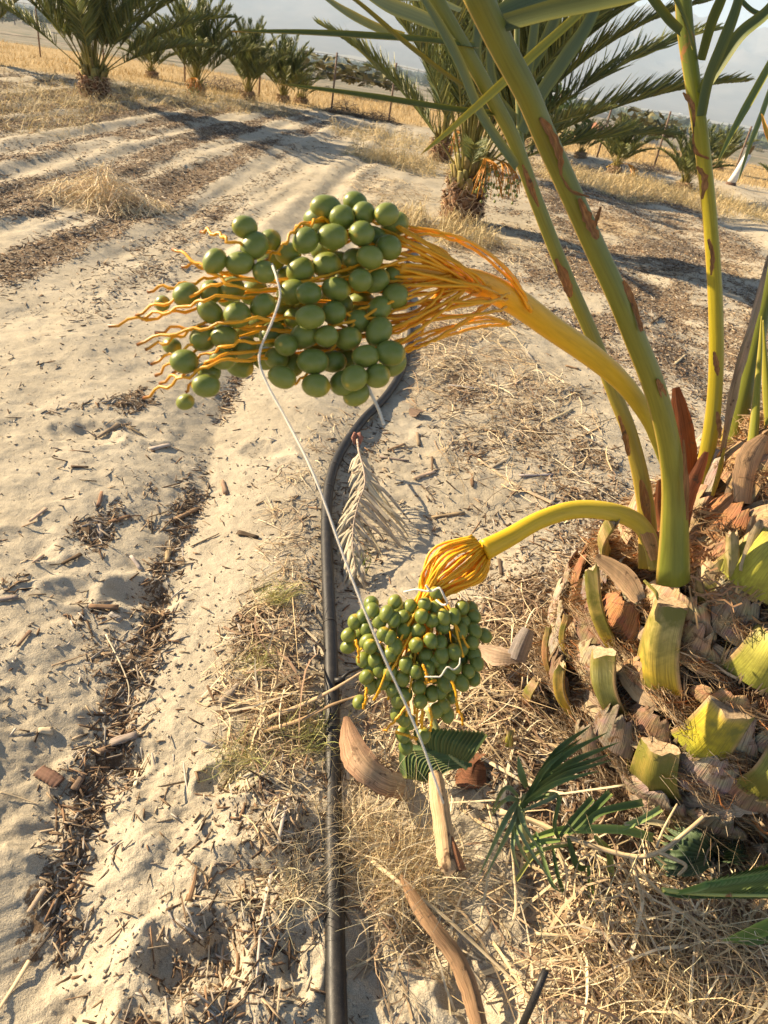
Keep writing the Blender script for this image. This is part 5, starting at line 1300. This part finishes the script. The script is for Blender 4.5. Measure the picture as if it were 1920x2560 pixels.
# the heap of straw left of the track
def heap(px, py, r, h, n, label, name='straw_heap', cols=ST[:3], L=(.15, .45), w_=.0022):
    g = G(px, py); mb = MB(); rd = random.Random(3)
    for i in range(n):
        a = rd.random() * 6.283; q = rd.random() ** .7; x, y = math.cos(a) * r * q, math.sin(a) * r * q * .7
        b = rd.random() * 6.283; ln = rd.uniform(*L); z = h * (1 - q) ** 1.2 * rd.random()
        d = Vector((math.cos(b), math.sin(b), rd.uniform(-.15, .5) * (1 - q))).normalized()
        p = Vector((g.x + x, g.y + y, hz(g.x + x, g.y + y) + z + .01)); sag = Vector((rd.uniform(-.1, .1), rd.uniform(-.1, .1), -.15)) * ln
        mb.ribbon([p - d * ln / 2 + sag, p + Vector((0, 0, .02)), p + d * ln / 2 + sag * .6], [w_, w_, w_ * .3], (rd.random() - .5, rd.random() - .5, 1), jit(cols[rd.randrange(len(cols))], .25))
    for b in ((-.5, 0, .95), (-.75, .2, .8), (.35, .2, .9)):
        p = g + Vector((-.05, 0, .02)); e = p + Vector(b) * .5; mb.ribbon([p, p.lerp(e, .5) + Vector((.02, 0, .02)), e], [.004, .003, .001], -fwd, (.72, .62, .42))
    return thing(name, mb, M['straw'], label, 'straw heap')
heap(262, 505, .52, .28, 1100, 'loose heap of golden straw with a few stalks sticking up, left of the sandy track')

# fine curly dead grass tufts, and a few live ones
def tuft(px, py, n, h, label, cols, spread=.03, lean=1.0, w_=.0009, name='grass_tuft', seed=1):
    g = G(px, py); rd = random.Random(int(px + py)); mb = MB()
    for i in range(n):
        a = rd.random() * 6.283; ln = h * rd.uniform(.5, 1.2); b = g + Vector((rd.gauss(0, spread), rd.gauss(0, spread), 0)); b.z = hz(b.x, b.y)
        q = []; dirv = Vector((math.cos(a), math.sin(a), 0)); cur = rd.uniform(-1.5, 1.5)
        for s in range(6):
            f = s / 5; th = cur * f; dd = Vector((dirv.x * math.cos(th) - dirv.y * math.sin(th), dirv.x * math.sin(th) + dirv.y * math.cos(th), 0))
            q.append(b + dd * (ln * f * lean * rd.uniform(.85, 1.1)) + Vector((0, 0, max(.003, ln * (f - .55 * lean * f * f)))))
        mb.ribbon(q, [w_ * (1.1 - .9 * s / 5) for s in range(6)], (rd.random(), rd.random(), .5), jit(cols[rd.randrange(len(cols))], .2))
    return thing(name, mb, M['straw'], label, 'grass tuft')
GY = [(.60, .55, .22), (.45, .48, .16), (.70, .60, .34)]
tuft(1010, 2190, 420, .17, 'bushy tuft of curly dead grass over the brown sheath near the bottom', [(.72, .60, .38), (.62, .48, .27), (.8, .7, .5)], .05, .8)
tuft(900, 2100, 200, .13, 'tuft of feathery dead grass right beside the black hose', [(.74, .64, .42), (.64, .5, .3)], .04, .8)
tuft(690, 1500, 150, .10, 'yellow-green grass tuft on the bank left of the hose, upper of the green ones', GY, .02, .8)
tuft(645, 1660, 110, .07, 'yellow-green grass tuft on the bank left of the hose, below the pale plank end', GY, .02, .8)
tuft(600, 1900, 140, .08, 'small yellow-green grass tuft beside the crossing brown stalks', GY, .025, .9)
tuft(780, 1850, 160, .09, 'yellow-green seeding grass tuft touching the hose', GY, .025, .9)
tuft(730, 2240, 90, .12, 'wispy dead grass tuft on the sand beside the long pale stalk', [(.72, .62, .40)], .03, .9)
tuft(900, 1440, 9, .13, 'few thin green blades standing by the hose', [(.16, .22, .05), (.35, .38, .08)], .008, .35, .0015)
tuft(1600, 2450, 200, .22, 'dense bushy tuft of dead straw at the bottom beneath the palm', [(.76, .64, .40), (.66, .50, .28)], .08, .8, .0011)
tuft(1800, 2490, 220, .22, 'dead straw tuft in the bottom corner', [(.76, .64, .40), (.66, .50, .28)], .08, .8, .0011)

# ------------------------------------------------------------------ single sticks, planks, sheaths
def gpath(pts, dz=.006, n=24):
    """photo pixels at ground level, optional third number = height above it"""
    P3 = []
    for p in pts:
        g = G(p[0], p[1]) if len(p) < 3 or p[2] == 0 else P(p[0], p[1], (CAMH - p[2]) / -ray(p[0], p[1]).z)
        P3.append((g.x, g.y, g.z + (dz if len(p) < 3 else 0)))
    return [Vector(a) for a in spline(P3, n)]
def stick(name, pts, w_, col, label, cat=None, flat=.45, taper=(1, .5), mat='wood', n=24, grp=None, dz=.005, lump=.2):
    pp = gpath(pts, dz, n); mb = MB()
    mb.tube(pp, [w_ / 2 * lerp(taper[0], taper[1], i / (n - 1)) for i in range(n)], 9, flat=flat, flat_dir=Vector((0, 0, 1)), lump=lump, colf=lambda t, th: jit(col, .12))
    return thing(name, mb, M[mat], label, cat or name.replace('_', ' '), grp)
GRAY = (.46, .38, .30); TAN = (.60, .47, .30); BR = (.28, .18, .11); PALE = (.72, .62, .44)
stick('leaf_stalk', [(1250/1.728, 1985), (705, 2060), (680, 2180), (655, 2300), (643, 2430), (638, 2600)], .0085, (.52, .45, .38), 'long weathered leaf stalk running down the sand to the bottom edge left of the hose', 'stalk')
stick('dry_leaflet', [(867, 1925), (885, 2040), (900, 2160), (915, 2280), (922, 2400)], .016, PALE, 'long pale folded leaflet lying just right of the hose', 'dry leaf', .3, (.6, .15), 'straw')
stick('burnt_twig', [(152, 2305), (110, 2360), (70, 2410)], .006, (.06, .045, .035), 'black burnt twig end lying on the sand', 'twig')
stick('leaf_stalk', [(75, 2405), (35, 2470), (-10, 2540)], .009, TAN, 'tan stalk continuing from the black twig to the edge of the picture', 'stalk')
stick('dry_straw_stalk', [(502, 2262), (512, 2310), (522, 2372), (516, 2450)], .004, PALE, 'thin bent pale stem above the deep footprint', 'stem')
stick('dry_straw_stalk', [(405, 2370), (415, 2250), (430, 2180), (470, 2120)], .0022, PALE, 'hair-thin curving straw to the right of the smooth sand bank', 'stem')
stick('crossing_stalk', [(670, 1795, .03), (760, 1760, .05), (830, 1725, .055), (905, 1680, .06)], .013, (.58, .42, .25), 'brown stalk crossing over the hose, upper of the pair', 'stalk', .5)
stick('crossing_stalk', [(650, 1830, .02), (750, 1800, .04), (830, 1762, .05), (900, 1738, .05)], .012, (.50, .34, .19), 'brown stalk crossing over the hose, lower of the pair', 'stalk', .5)
stick('pale_plank', [(672, 1626), (700, 1665), (735, 1712), (782, 1768)], .016, (.62, .50, .34), 'split pale leaf stalk slanting down to the hose', 'plank', .35, (.7, 1))
stick('wood_block', [(553, 1762), (575, 1738), (594, 1716)], .022, (.36, .29, .22), 'short grey block of wood beside the straw bank', 'wood', .6, (1, .8))
stick('bark_sliver', [(472, 2255), (484, 2215), (492, 2170)], .012, (.26, .16, .09), 'dark pointed bark sliver standing out on bare sand', 'bark', .5, (1, .25))
stick('bark_sliver', [(72, 2285), (95, 2250), (115, 2222)], .013, (.40, .31, .22), 'grey-tan bark sliver above the black burnt twig', 'bark', .5, (.6, 1))
stick('bark_sliver', [(168, 2235), (185, 2212), (200, 2190)], .010, BR, 'small dark bark sliver to the right of the grey-tan one', 'bark', .5)
stick('bark_sliver', [(245, 1096), (270, 1080), (298, 1064)], .024, (.30, .23, .16), 'thick bark sliver lying over a hoof-like dent in the upper sand', 'bark', .6, (.5, 1))
stick('dry_straw_stalk', [(130, 1668), (180, 1652), (240, 1630)], .006, (.42, .30, .19), 'forked brown stem lying on the sand beside the rut litter', 'stem')
stick('dry_straw_stalk', [(265, 1590), (300, 1660), (322, 1720), (318, 1780)], .004, PALE, 'pale bent straw over the litter in the rut', 'stem')
stick('dry_straw_stalk', [(0, 1985), (50, 1998), (100, 2015)], .005, TAN, 'tan stem entering from the edge on the trampled sand', 'stem')
stick('dry_straw_stalk', [(180, 2012), (250, 2014), (320, 2026)], .0035, TAN, 'thin tan stem lying level beside the one from the edge', 'stem')
stick('split_reed', [(337, 1968), (350, 1930), (374, 1888)], .007, PALE, 'right half of a pale split reed on the sand', 'reed', .3)
stick('split_reed', [(337, 1966), (340, 1920), (342, 1888)], .006, PALE, 'left half of a pale split reed on the sand', 'reed', .3)
stick('bark_flake', [(98, 1930), (125, 1945), (150, 1962)], .030, (.20, .115, .08), 'square red-brown bark flake in the litter near the edge', 'bark', .3, (1, 1))
stick('bark_flake', [(185, 1978), (200, 1955), (210, 1935)], .018, (.20, .14, .10), 'dark curved bark flake standing beside the red-brown one', 'bark', .5, (1, .7))
stick('bark_flake', [(240, 1885), (262, 1878), (282, 1872)], .018, (.30, .20, .13), 'brown bark flake lying in a dent of the sand bank', 'bark', .5, (1, 1))
stick('long_stalk', [(930, 2153, .02), (1010, 2215, .04), (1115, 2295, .03), (1250, 2420, .01), (1392, 2560, .01)], .010, (.62, .50, .32), 'long straw-coloured stalk slanting from the hose to the bottom edge', 'stalk', .4)
stick('long_stalk', [(1195, 1150), (1290, 1215), (1385, 1262)], .022, (.60, .46, .30), 'flat tan leaf stalk behind the arched bunch stalk', 'stalk', .35, (.6, 1))
stick('long_stalk', [(1380, 1145), (1465, 1205), (1575, 1272)], .007, PALE, 'thin pale stalk slanting towards the yellow stem foot', 'stalk', .5)
stick('long_stalk', [(1175, 1880), (1250, 1925), (1330, 1968), (1420, 1990)], .012, (.74, .62, .42), 'pale flat stalk running under the green sucker leaves', 'stalk', .35)
stick('long_stalk', [(1125, 2007, .03), (1240, 2000, .05), (1400, 1985, .07), (1560, 1963, .12)], .009, (.70, .60, .40), 'pale grass blade stretched across behind the green sucker leaves', 'stalk', .3, (.5, .6), 'straw')
for i_, (pts, lb) in enumerate((([(1190, 1930), (1215, 2000), (1232, 2060)], 'left'), ([(1230, 2140), (1215, 2220), (1200, 2310)], 'short tan leaf sliver on the shaded sand below the hanging sheath'),
                                ([(1285, 2300), (1290, 2250), (1278, 2100)], 'tan stick standing in the straw under the green leaves'), ([(1380, 2270), (1410, 2340), (1430, 2420), (1440, 2520)], 'pale stalk forking down through the sand mound'),
                                ([(1340, 2335), (1470, 2345), (1620, 2370)], 'pale stalk lying level across the straw'), ([(1500, 2260), (1600, 2380), (1700, 2480)], 'straight straw stem crossing the bottom straw mass'),
                                ([(1450, 2530), (1560, 2545), (1760, 2535), (1900, 2520)], 'thick pale stalk along the bottom edge in the corner'), ([(1700, 2220), (1760, 2330), (1800, 2460)], 'straw stem beneath the broad green leaf'))):
    if lb == 'left': lb = 'tan stick leaning on the sand right of the drooping dates'
    stick('dry_stalk', [(a, b, .03 + .01 * (i_ % 3)) for a, b in pts], .0075, (.66, .53, .33), lb, 'stalk', .5)
# old bare bunch stalk with branches
mb = MB()
for pts, w_ in (([(1250, 2030, .10), (1330, 2052, .10), (1441, 2100, .11), (1576, 2141, .12), (1650, 2129, .14), (1710, 2085, .16), (1773, 2030, .18)], 13),
                ([(1576, 2141, .12), (1600, 2230, .10), (1612, 2310, .07), (1620, 2378, .04)], 9), ([(1645, 2130, .14), (1690, 2150, .14), (1715, 2165, .14), (1695, 2190, .13)], 10), ([(1576, 2141, .12), (1620, 2200, .11), (1681, 2264, .10), (1676, 2325, .08)], 9),
                ([(1681, 2264, .10), (1792, 2338, .08), (1925, 2455, .06)], 9), ([(1640, 2120, .14), (1660, 2070, .16), (1693, 2010, .18)], 6), ([(1480, 2115, .11), (1500, 2180, .09), (1480, 2260, .05)], 5)):
    P3 = [(CP + ray(a, b) * ((CAMH - z) / -ray(a, b).z)) for a, b, z in pts]; q = spline(P3, 20)
    mb.tube([Vector(a) for a in q], [w_ * 1.45 / F / 2 * lerp(1.1, .75, i / 19) for i in range(20)], 8, colf=lambda t, th: jit((.62, .47, .28), .1), lump=.15)
thing('branched_stalk', mb, M['wood'], 'bare pale branching stalk lying over the leaves at the palm foot', 'stalk')

def boat(name, pts, wpx, col, label, fold=.9, nrm=None, roll=0, cat='dry sheath', col2=None):
    """curled woody sheath: a deep folded strip"""
    q = spline(pts, 30); pp = [CP + ray(a, b) * ((CAMH - z) / -ray(a, b).z) for a, b, z in q]
    mb = MB(); W_ = [w_ for w_ in wpx]; ws = spline([(w_, 0) for w_ in W_], 30)[:, 0]
    dep = [(p - CP).dot(fwd) for p in pp]
    mb.ribbon(pp, [ws[i] * dep[i] / F / 2 * random.uniform(.94, 1.06) for i in range(30)], nrm or (Vector((0, 0, 1)) - fwd * .5), col, fold=fold, cols=lambda f: jit(tuple(lerp(a, b, f) for a, b in zip(col, col2 or col)), .1), edge=tuple(min(.8, x * 1.35) for x in col), thick=.004)
    return thing(name, mb, M['sheath'], label, cat)
boat('curled_sheath', [(866, 1790, .06), (882, 1850, .09), (915, 1905, .10), (965, 1945, .08), (1015, 1962, .05)], [14, 60, 84, 78, 74, 60], (.34, .20, .12), 'broad curled red-brown sheath lying just right of the hose', -.5, col2=(.56, .41, .26))
boat('curled_sheath', [(1090, 1925, .12), (1100, 1990, .12), (1112, 2070, .11), (1122, 2150, .10), (1140, 2178, .09)], [34, 46, 50, 48, 40], (.62, .42, .24), 'tan curled sheath hanging at the end of the white twine', -.7)
boat('curled_sheath', [(1150, 2175, .09), (1135, 2120, .10), (1125, 2080, .10)], [40, 24, 8], (.36, .17, .09), 'dark inner curl beside the tan hanging sheath', -.7)
boat('long_sheath', [(1003, 2186, .05), (1040, 2250, .06), (1090, 2320, .06), (1140, 2385, .05), (1175, 2460, .04), (1202, 2560, .03)], [12, 36, 40, 44, 48, 44], (.36, .22, .12), 'long brown rolled sheath pointing to the bottom edge under dead grass', -.8)
boat('net_sheath', [(1160, 1905, .05), (1185, 1920, .06), (1215, 1925, .05)], [60, 110, 90, 50], (.17, .075, .04), 'red-brown woven sheath piece in the shade behind the cut green leaf', -.2)
boat('old_leaf_base', [(1195, 1615, .10), (1250, 1630, .12), (1300, 1640, .12)], [20, 60, 50, 30], (.44, .32, .22), 'grey-brown curled leaf base just right of the tied bunch', -.6)
boat('old_leaf_base', [(1290, 1650, .12), (1310, 1600, .16), (1322, 1572, .18)], [50, 46, 30], (.27, .23, .20), 'grey weathered leaf base standing behind the tied bunch', -.6)
boat('bark_shard', [(1015 * 1 + 10, 1020, .01), (1050, 1030, .02)], [10, 40, 30], (.20, .14, .10), 'dark bark shard on the sand beneath the arching bunch', -.4)
rd = random.Random(77)
BP = [(990, 1120), (1045, 1100), (1080, 1165), (1060, 1190), (985, 1150), (1230, 1080), (1160, 970), (1130, 900), (1290, 960), (1340, 1080), (1400, 1040), (1250, 1160), (1180, 1210), (1340, 1190), (1290, 1230), (1120, 1290), (1250, 1420), (1160, 1380), (1400, 1000),
      (1430, 920), (1330, 900), (980, 940), (340, 1080), (200, 1170), (95, 1290), (250, 1330), (300, 1300), (400, 1120), (460, 1290), (420, 1390), (180, 1400), (95, 1400), (15, 1500), (260, 1520), (290, 1545), (60, 1600), (560, 1220), (620, 1340), (115, 1830), (310, 1850), (250, 1250), (340, 1410), (1480, 1080), (1590, 900), (1640, 800), (1700, 900)]
for i, (px, py) in enumerate(BP):
    a = rd.random() * 3.14; ln = rd.uniform(18, 44); dx, dy = math.cos(a) * ln, math.sin(a) * ln * .5
    stick('wood_chip', [(px - dx, py - dy), (px + dx, py + dy)], rd.uniform(.012, .026), jit(WC[i % len(WC)], .25), 'large splintered wood chip lying apart on the sand', 'wood chip', .45, (.6 + .4 * rd.random(), .5 + .5 * rd.random()), n=5, grp='large splintered wood chips on the sand', lump=.35)

# ---------------------------------------------- dried curled frond over the hose
dead = empty('dried_frond', G(890, 1440), 'small bleached curled palm leaf hanging beside the hose', 'dry leaf'); DL = Vector(dead.location)
def dpt(px, py, z): return CP + ray(px, py) * ((CAMH - z) / -ray(px, py).z)
sp3 = [dpt(*a) for a in ((893, 1098, .10), (897, 1130, .12), (908, 1170, .12), (912, 1210, .11), (897, 1255, .10), (884, 1310, .08), (882, 1370, .06), (890, 1430, .03))]
q = [Vector(a) for a in spline(sp3, 40)]; mb = MB(); mb.tube(q, [.0042 * (1 - .7 * i / 39) for i in range(40)], 8, col=(.50, .40, .32)); mb.v = [tuple(Vector(v) - DL) for v in mb.v]; link('midrib', mb.mesh('midrib', M['sheath']), dead)
mb = MB(); a = q[0]; 
for s in (-1, 1): mb.tube([a + RV * .010 * s - UV * .02, a + RV * .014 * s + UV * .005, a + RV * .006 * s + UV * .022, a + UV * .02], [.003, .010, .009, .003], 10, col=(.42, .20, .15), flat=.7)
mb.v = [tuple(Vector(v) - DL) for v in mb.v]; link('folded_tip', mb.mesh('folded_tip', M['sheath']), dead)
rd = random.Random(12); mbl = MB()
for i in range(58):
    f = .14 + .86 * i / 58; k = min(38, int(f * 39)); p = q[k]; side = -1 if i % 2 else 1; t = (q[k + 1] - q[k]).normalized()
    ln = (.060 + .055 * math.sin(math.pi * min(1, f * .9))) * (1.75 if side > 0 and .3 < f < .62 else 1.0) * (.7 if side < 0 and f < .4 else 1) * rd.uniform(.8, 1.15)
    dr = (RV * side * (1.0 if side > 0 else .75) - UV * (.6 + .5 * rd.random()) * (1 if side > 0 else 1.0) + fwd * rd.uniform(-.3, .2)).normalized()
    if f > .75: dr = (dr + t * 1.3).normalized()
    pts = []; ph = rd.random() * 6
    for s in range(9):
        u = s / 8; pts.append(p + dr * ln * u + UV * (-.25 * ln * u * u + .006 * math.sin(u * 7 + ph)) + fwd * (.014 * math.sin(u * 5 + ph) * u))
    w0 = rd.uniform(.0055, .0085); ln *= 1.0
    mbl.ribbon(pts, [w0 * math.sin(math.pi * (.18 + .8 * s / 8)) + .0004 for s in range(9)], -fwd + Vector((rd.uniform(-.3, .3),) * 3), jit((.74, .64, .46), .12), fold=rd.uniform(-.9, -.3), thick=.0005)
mbl.v = [tuple(Vector(v) - DL) for v in mbl.v]; link('leaflets', mbl.mesh('leaflets', M['sheath']), dead)

# ---------------------------------------------- green cut leaves and suckers at the foot
def spray(name, blades, label, cat, col=(.10, .16, .06), fold=.5, edge=None, stem=None, mat='leaf', grp=None, cut=False, colv=.15, wk=1.0):
    allp = []; mb = MB()
    for b in blades:
        pts, w_ = b[0], b[1]; c = b[2] if len(b) > 2 else col; c = jit(c, colv)
        q = spline(pts, 16); pp = [CP + ray(a, bb) * ((CAMH - z) / -ray(a, bb).z) for a, bb, z in q]; n = 16
        w_ *= wk; wd = [w_ * (pp[i] - CP).dot(fwd) / F / 2 * ((.55 + .45 * min(1, i / 5)) * (1 if cut else min(1, (n - 1 - i) / 7 + .03) ** .8)) for i in range(n)]
        tipc = (.40, .38, .10)
        mb.ribbon(pp, wd, -fwd + UV * .35, c, fold, lambda f: tuple(lerp(a_, b_, max(0, f - .93) / .07) for a_, b_ in zip(c, tipc)), edge=edge or tuple(x * 1.5 for x in c), thick=.0006)
    loc = None
    t = empty(name, Vector(mb.v[0]), label, cat, grp); L0 = Vector(t.location)
    mb.v = [tuple(Vector(v) - L0) for v in mb.v]; link('leaflets', mb.mesh('leaflets', M[mat]), t)
    if stem:
        pts, w_, c = stem; q = spline(pts, 20); pp = [CP + ray(a, b) * ((CAMH - z) / -ray(a, b).z) for a, b, z in q]
        m2 = MB(); m2.tube(pp, [w_ * (p - CP).dot(fwd) / F / 2 * lerp(1, .55, i / 19) for i, p in enumerate(pp)], 8, col=c, flat=.7, flat_dir=-fwd)
        m2.v = [tuple(Vector(v) - L0) for v in m2.v]; link('stem', m2.mesh('stem', M['petiole']), t)
    return t
c0 = (1312, 2000)
gb = []
for (tx, ty, w_) in ((1478, 1813, 22), (1520, 1830, 20), (1548, 1855, 22), (1525, 1885, 22), (1528, 1900, 20), (1495, 1928, 18), (1440, 1860, 16), (1455, 1845, 16)):
    gb.append(([(c0[0] + random.uniform(-12, 12), c0[1] + random.uniform(-14, 24), .20), (lerp(c0[0], tx, .45), lerp(c0[1], ty, .62), .30), (tx, ty, .30)], w_))
for (mx, my, tx, ty, w_, c) in ((1258, 2080, 1197, 2190, 20, None), (1275, 2090, 1212, 2195, 18, None), (1262, 2020, 1228, 2040, 18, None), (1262, 1990, 1226, 2036, 16, None), (1300, 2110, 1390, 2222, 22, None), (1290, 2120, 1330, 2170, 18, None),
                             (1310, 2090, 1366, 2152, 20, None), (1280, 2140, 1300, 2180, 16, None), (1390, 2010, 1300, 2000, 14, None)):
    gb.append(([(1296, 2000 + random.uniform(-10, 40), .20), (mx, my - 22, .24), (tx, ty, .13)], w_, (.19, .24, .11)))
gb.append(([(1316, 1968, .21), (1300, 1930, .27), (1294, 1888, .30)], 26, (.15, .21, .08)))
gb.append(([(1330, 2000, .2), (1392, 1990, .2), (1385, 2080, .15)], 16)); gb.append(([(1340, 2080, .12), (1375, 2200, .10), (1400, 2230, .08)], 14))
spray('palm_sucker', gb, 'fresh green palm sucker with blades fanned up and drooping left', 'palm sucker', (.105, .15, .045), wk=.75, stem=([(1330, 2150, .02), (1312, 2080, .12), (1305, 2010, .19), (1312, 1985, .21)], 18, (.30, .30, .12)))
spray('cut_green_leaf', [([(1330, 2095, .10), (1400, 2075, .12), (1490, 2072, .13), (1560, 2075, .13), (1632, 2094, .12)], 26, (.24, .32, .08)), ([(1400, 2090, .12), (1440, 2040, .15), (1480, 1995, .17)], 20), ([(1420, 2085, .12), (1470, 2035, .15), (1525, 1980, .18)], 22),
                         ([(1450, 2080, .12), (1500, 2030, .16), (1606, 2005, .17)], 22), ([(1530, 2080, .12), (1600, 2050, .15), (1652, 2020, .17)], 20, (.2, .27, .09)), ([(1560, 2060, .14), (1610, 2052, .14), (1670, 2062, .14)], 18, (.5, .44, .26)),
                         ([(1400, 2100, .12), (1350, 2105, .11), (1310, 2125, .10)], 18, (.2, .27, .07)), ([(1420, 2095, .12), (1440, 2160, .08), (1465, 2170, .07)], 20), ([(1470, 2165, .07), (1480, 2260, .04), (1497, 2345, .02)], 18, (.18, .26, .06)),
                         ([(1485, 2090, .12), (1520, 2130, .10), (1525, 2190, .07)], 22, (.34, .36, .08)), ([(1380, 2110, .1), (1392, 2180, .07), (1410, 2235, .04)], 12), ([(1400, 2105, .1), (1385, 2060, .14), (1400, 1990, .2)], 14), ([(1430, 2110, .1), (1345, 2130, .1), (1290, 2200, .05)], 12, (.3, .3, .08))],
      'cut green leaf with chopped blade ends lying across the palm foot', 'cut leaf', (.09, .135, .035), cut=True, wk=.8)
bl = []
for i in range(13):
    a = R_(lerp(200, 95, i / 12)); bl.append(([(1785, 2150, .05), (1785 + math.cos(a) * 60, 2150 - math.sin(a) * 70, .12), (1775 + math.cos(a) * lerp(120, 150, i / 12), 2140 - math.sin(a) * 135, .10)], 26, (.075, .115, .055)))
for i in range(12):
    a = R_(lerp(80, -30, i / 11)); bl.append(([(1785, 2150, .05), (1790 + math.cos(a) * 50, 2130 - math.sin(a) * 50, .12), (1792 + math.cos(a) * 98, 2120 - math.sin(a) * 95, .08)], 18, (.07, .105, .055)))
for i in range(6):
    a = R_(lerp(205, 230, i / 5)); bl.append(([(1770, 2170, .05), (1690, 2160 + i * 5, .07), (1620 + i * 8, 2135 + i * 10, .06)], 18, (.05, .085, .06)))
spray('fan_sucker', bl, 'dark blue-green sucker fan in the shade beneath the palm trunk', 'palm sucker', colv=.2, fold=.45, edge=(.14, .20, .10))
bl = []
for i in range(22):
    f = i / 21; x = lerp(1690, 1960, f); y0 = lerp(2232, 2226, f)
    bl.append(([(x, y0, .14), (x + 70, y0 - lerp(20, 60, f), .19), (x + lerp(80, 170, f), y0 - lerp(35, 120, f), .18)], 17, (.16, .25, .06)))
for i in range(14):
    x = lerp(1660, 1950, i / 13); bl.append(([(x, 2232, .14), (x + 50, 2238, .13), (x + 90, 2240, .12)], 14, (.10, .16, .05)))
spray('broad_green_leaf', bl, 'broad pleated green palm leaf reaching in from the edge near the bottom corner', 'palm leaf', colv=.12, fold=.8, edge=(.30, .36, .12), stem=([(1655, 2225, .14), (1780, 2236, .15), (1980, 2240, .16)], 14, (.42, .44, .12)))
spray('small_green_leaf', [([(1960, 2290, .14), (1900, 2322, .12), (1805, 2352, .10)], 34, (.20, .26, .05)), ([(1960, 2330, .12), (1890, 2350, .11), (1830, 2356, .10)], 20, (.14, .2, .05))], 'small green leaf tip poking in below the broad pleated leaf', 'palm leaf', colv=.1)
# cut leaf by the second bunch
bl = []
for i in range(17):
    f = i / 16; bx, by = lerp(1165, 1050, f), lerp(1905, 1862, f)
    bl.append(([(bx, by, .10), (bx + lerp(20, -8, f), by - 34, .14), (bx + lerp(46, -2, f) , by - lerp(72, 40, f), .15)], 19, (.085, .135, .05)))
for i in range(12):
    f = i / 11; bx, by = lerp(1180, 1070, f), lerp(1912, 1870, f)
    bl.append(([(bx, by, .10), (bx - 60, by + 6, .08), (bx - lerp(110, 60, f), by + lerp(40, 76, f) , .04)], 17, (.11, .17, .06)))
spray('chopped_green_leaf', bl, 'small green leaf with clipped yellow-edged blade ends under the tied bunch', 'cut leaf', cut=True, colv=.35, fold=.25, edge=(.16, .19, .06), stem=([(1070, 1770, .16), (1095, 1830, .13), (1130, 1890, .10), (1168, 1922, .09)], 20, (.34, .36, .14)))
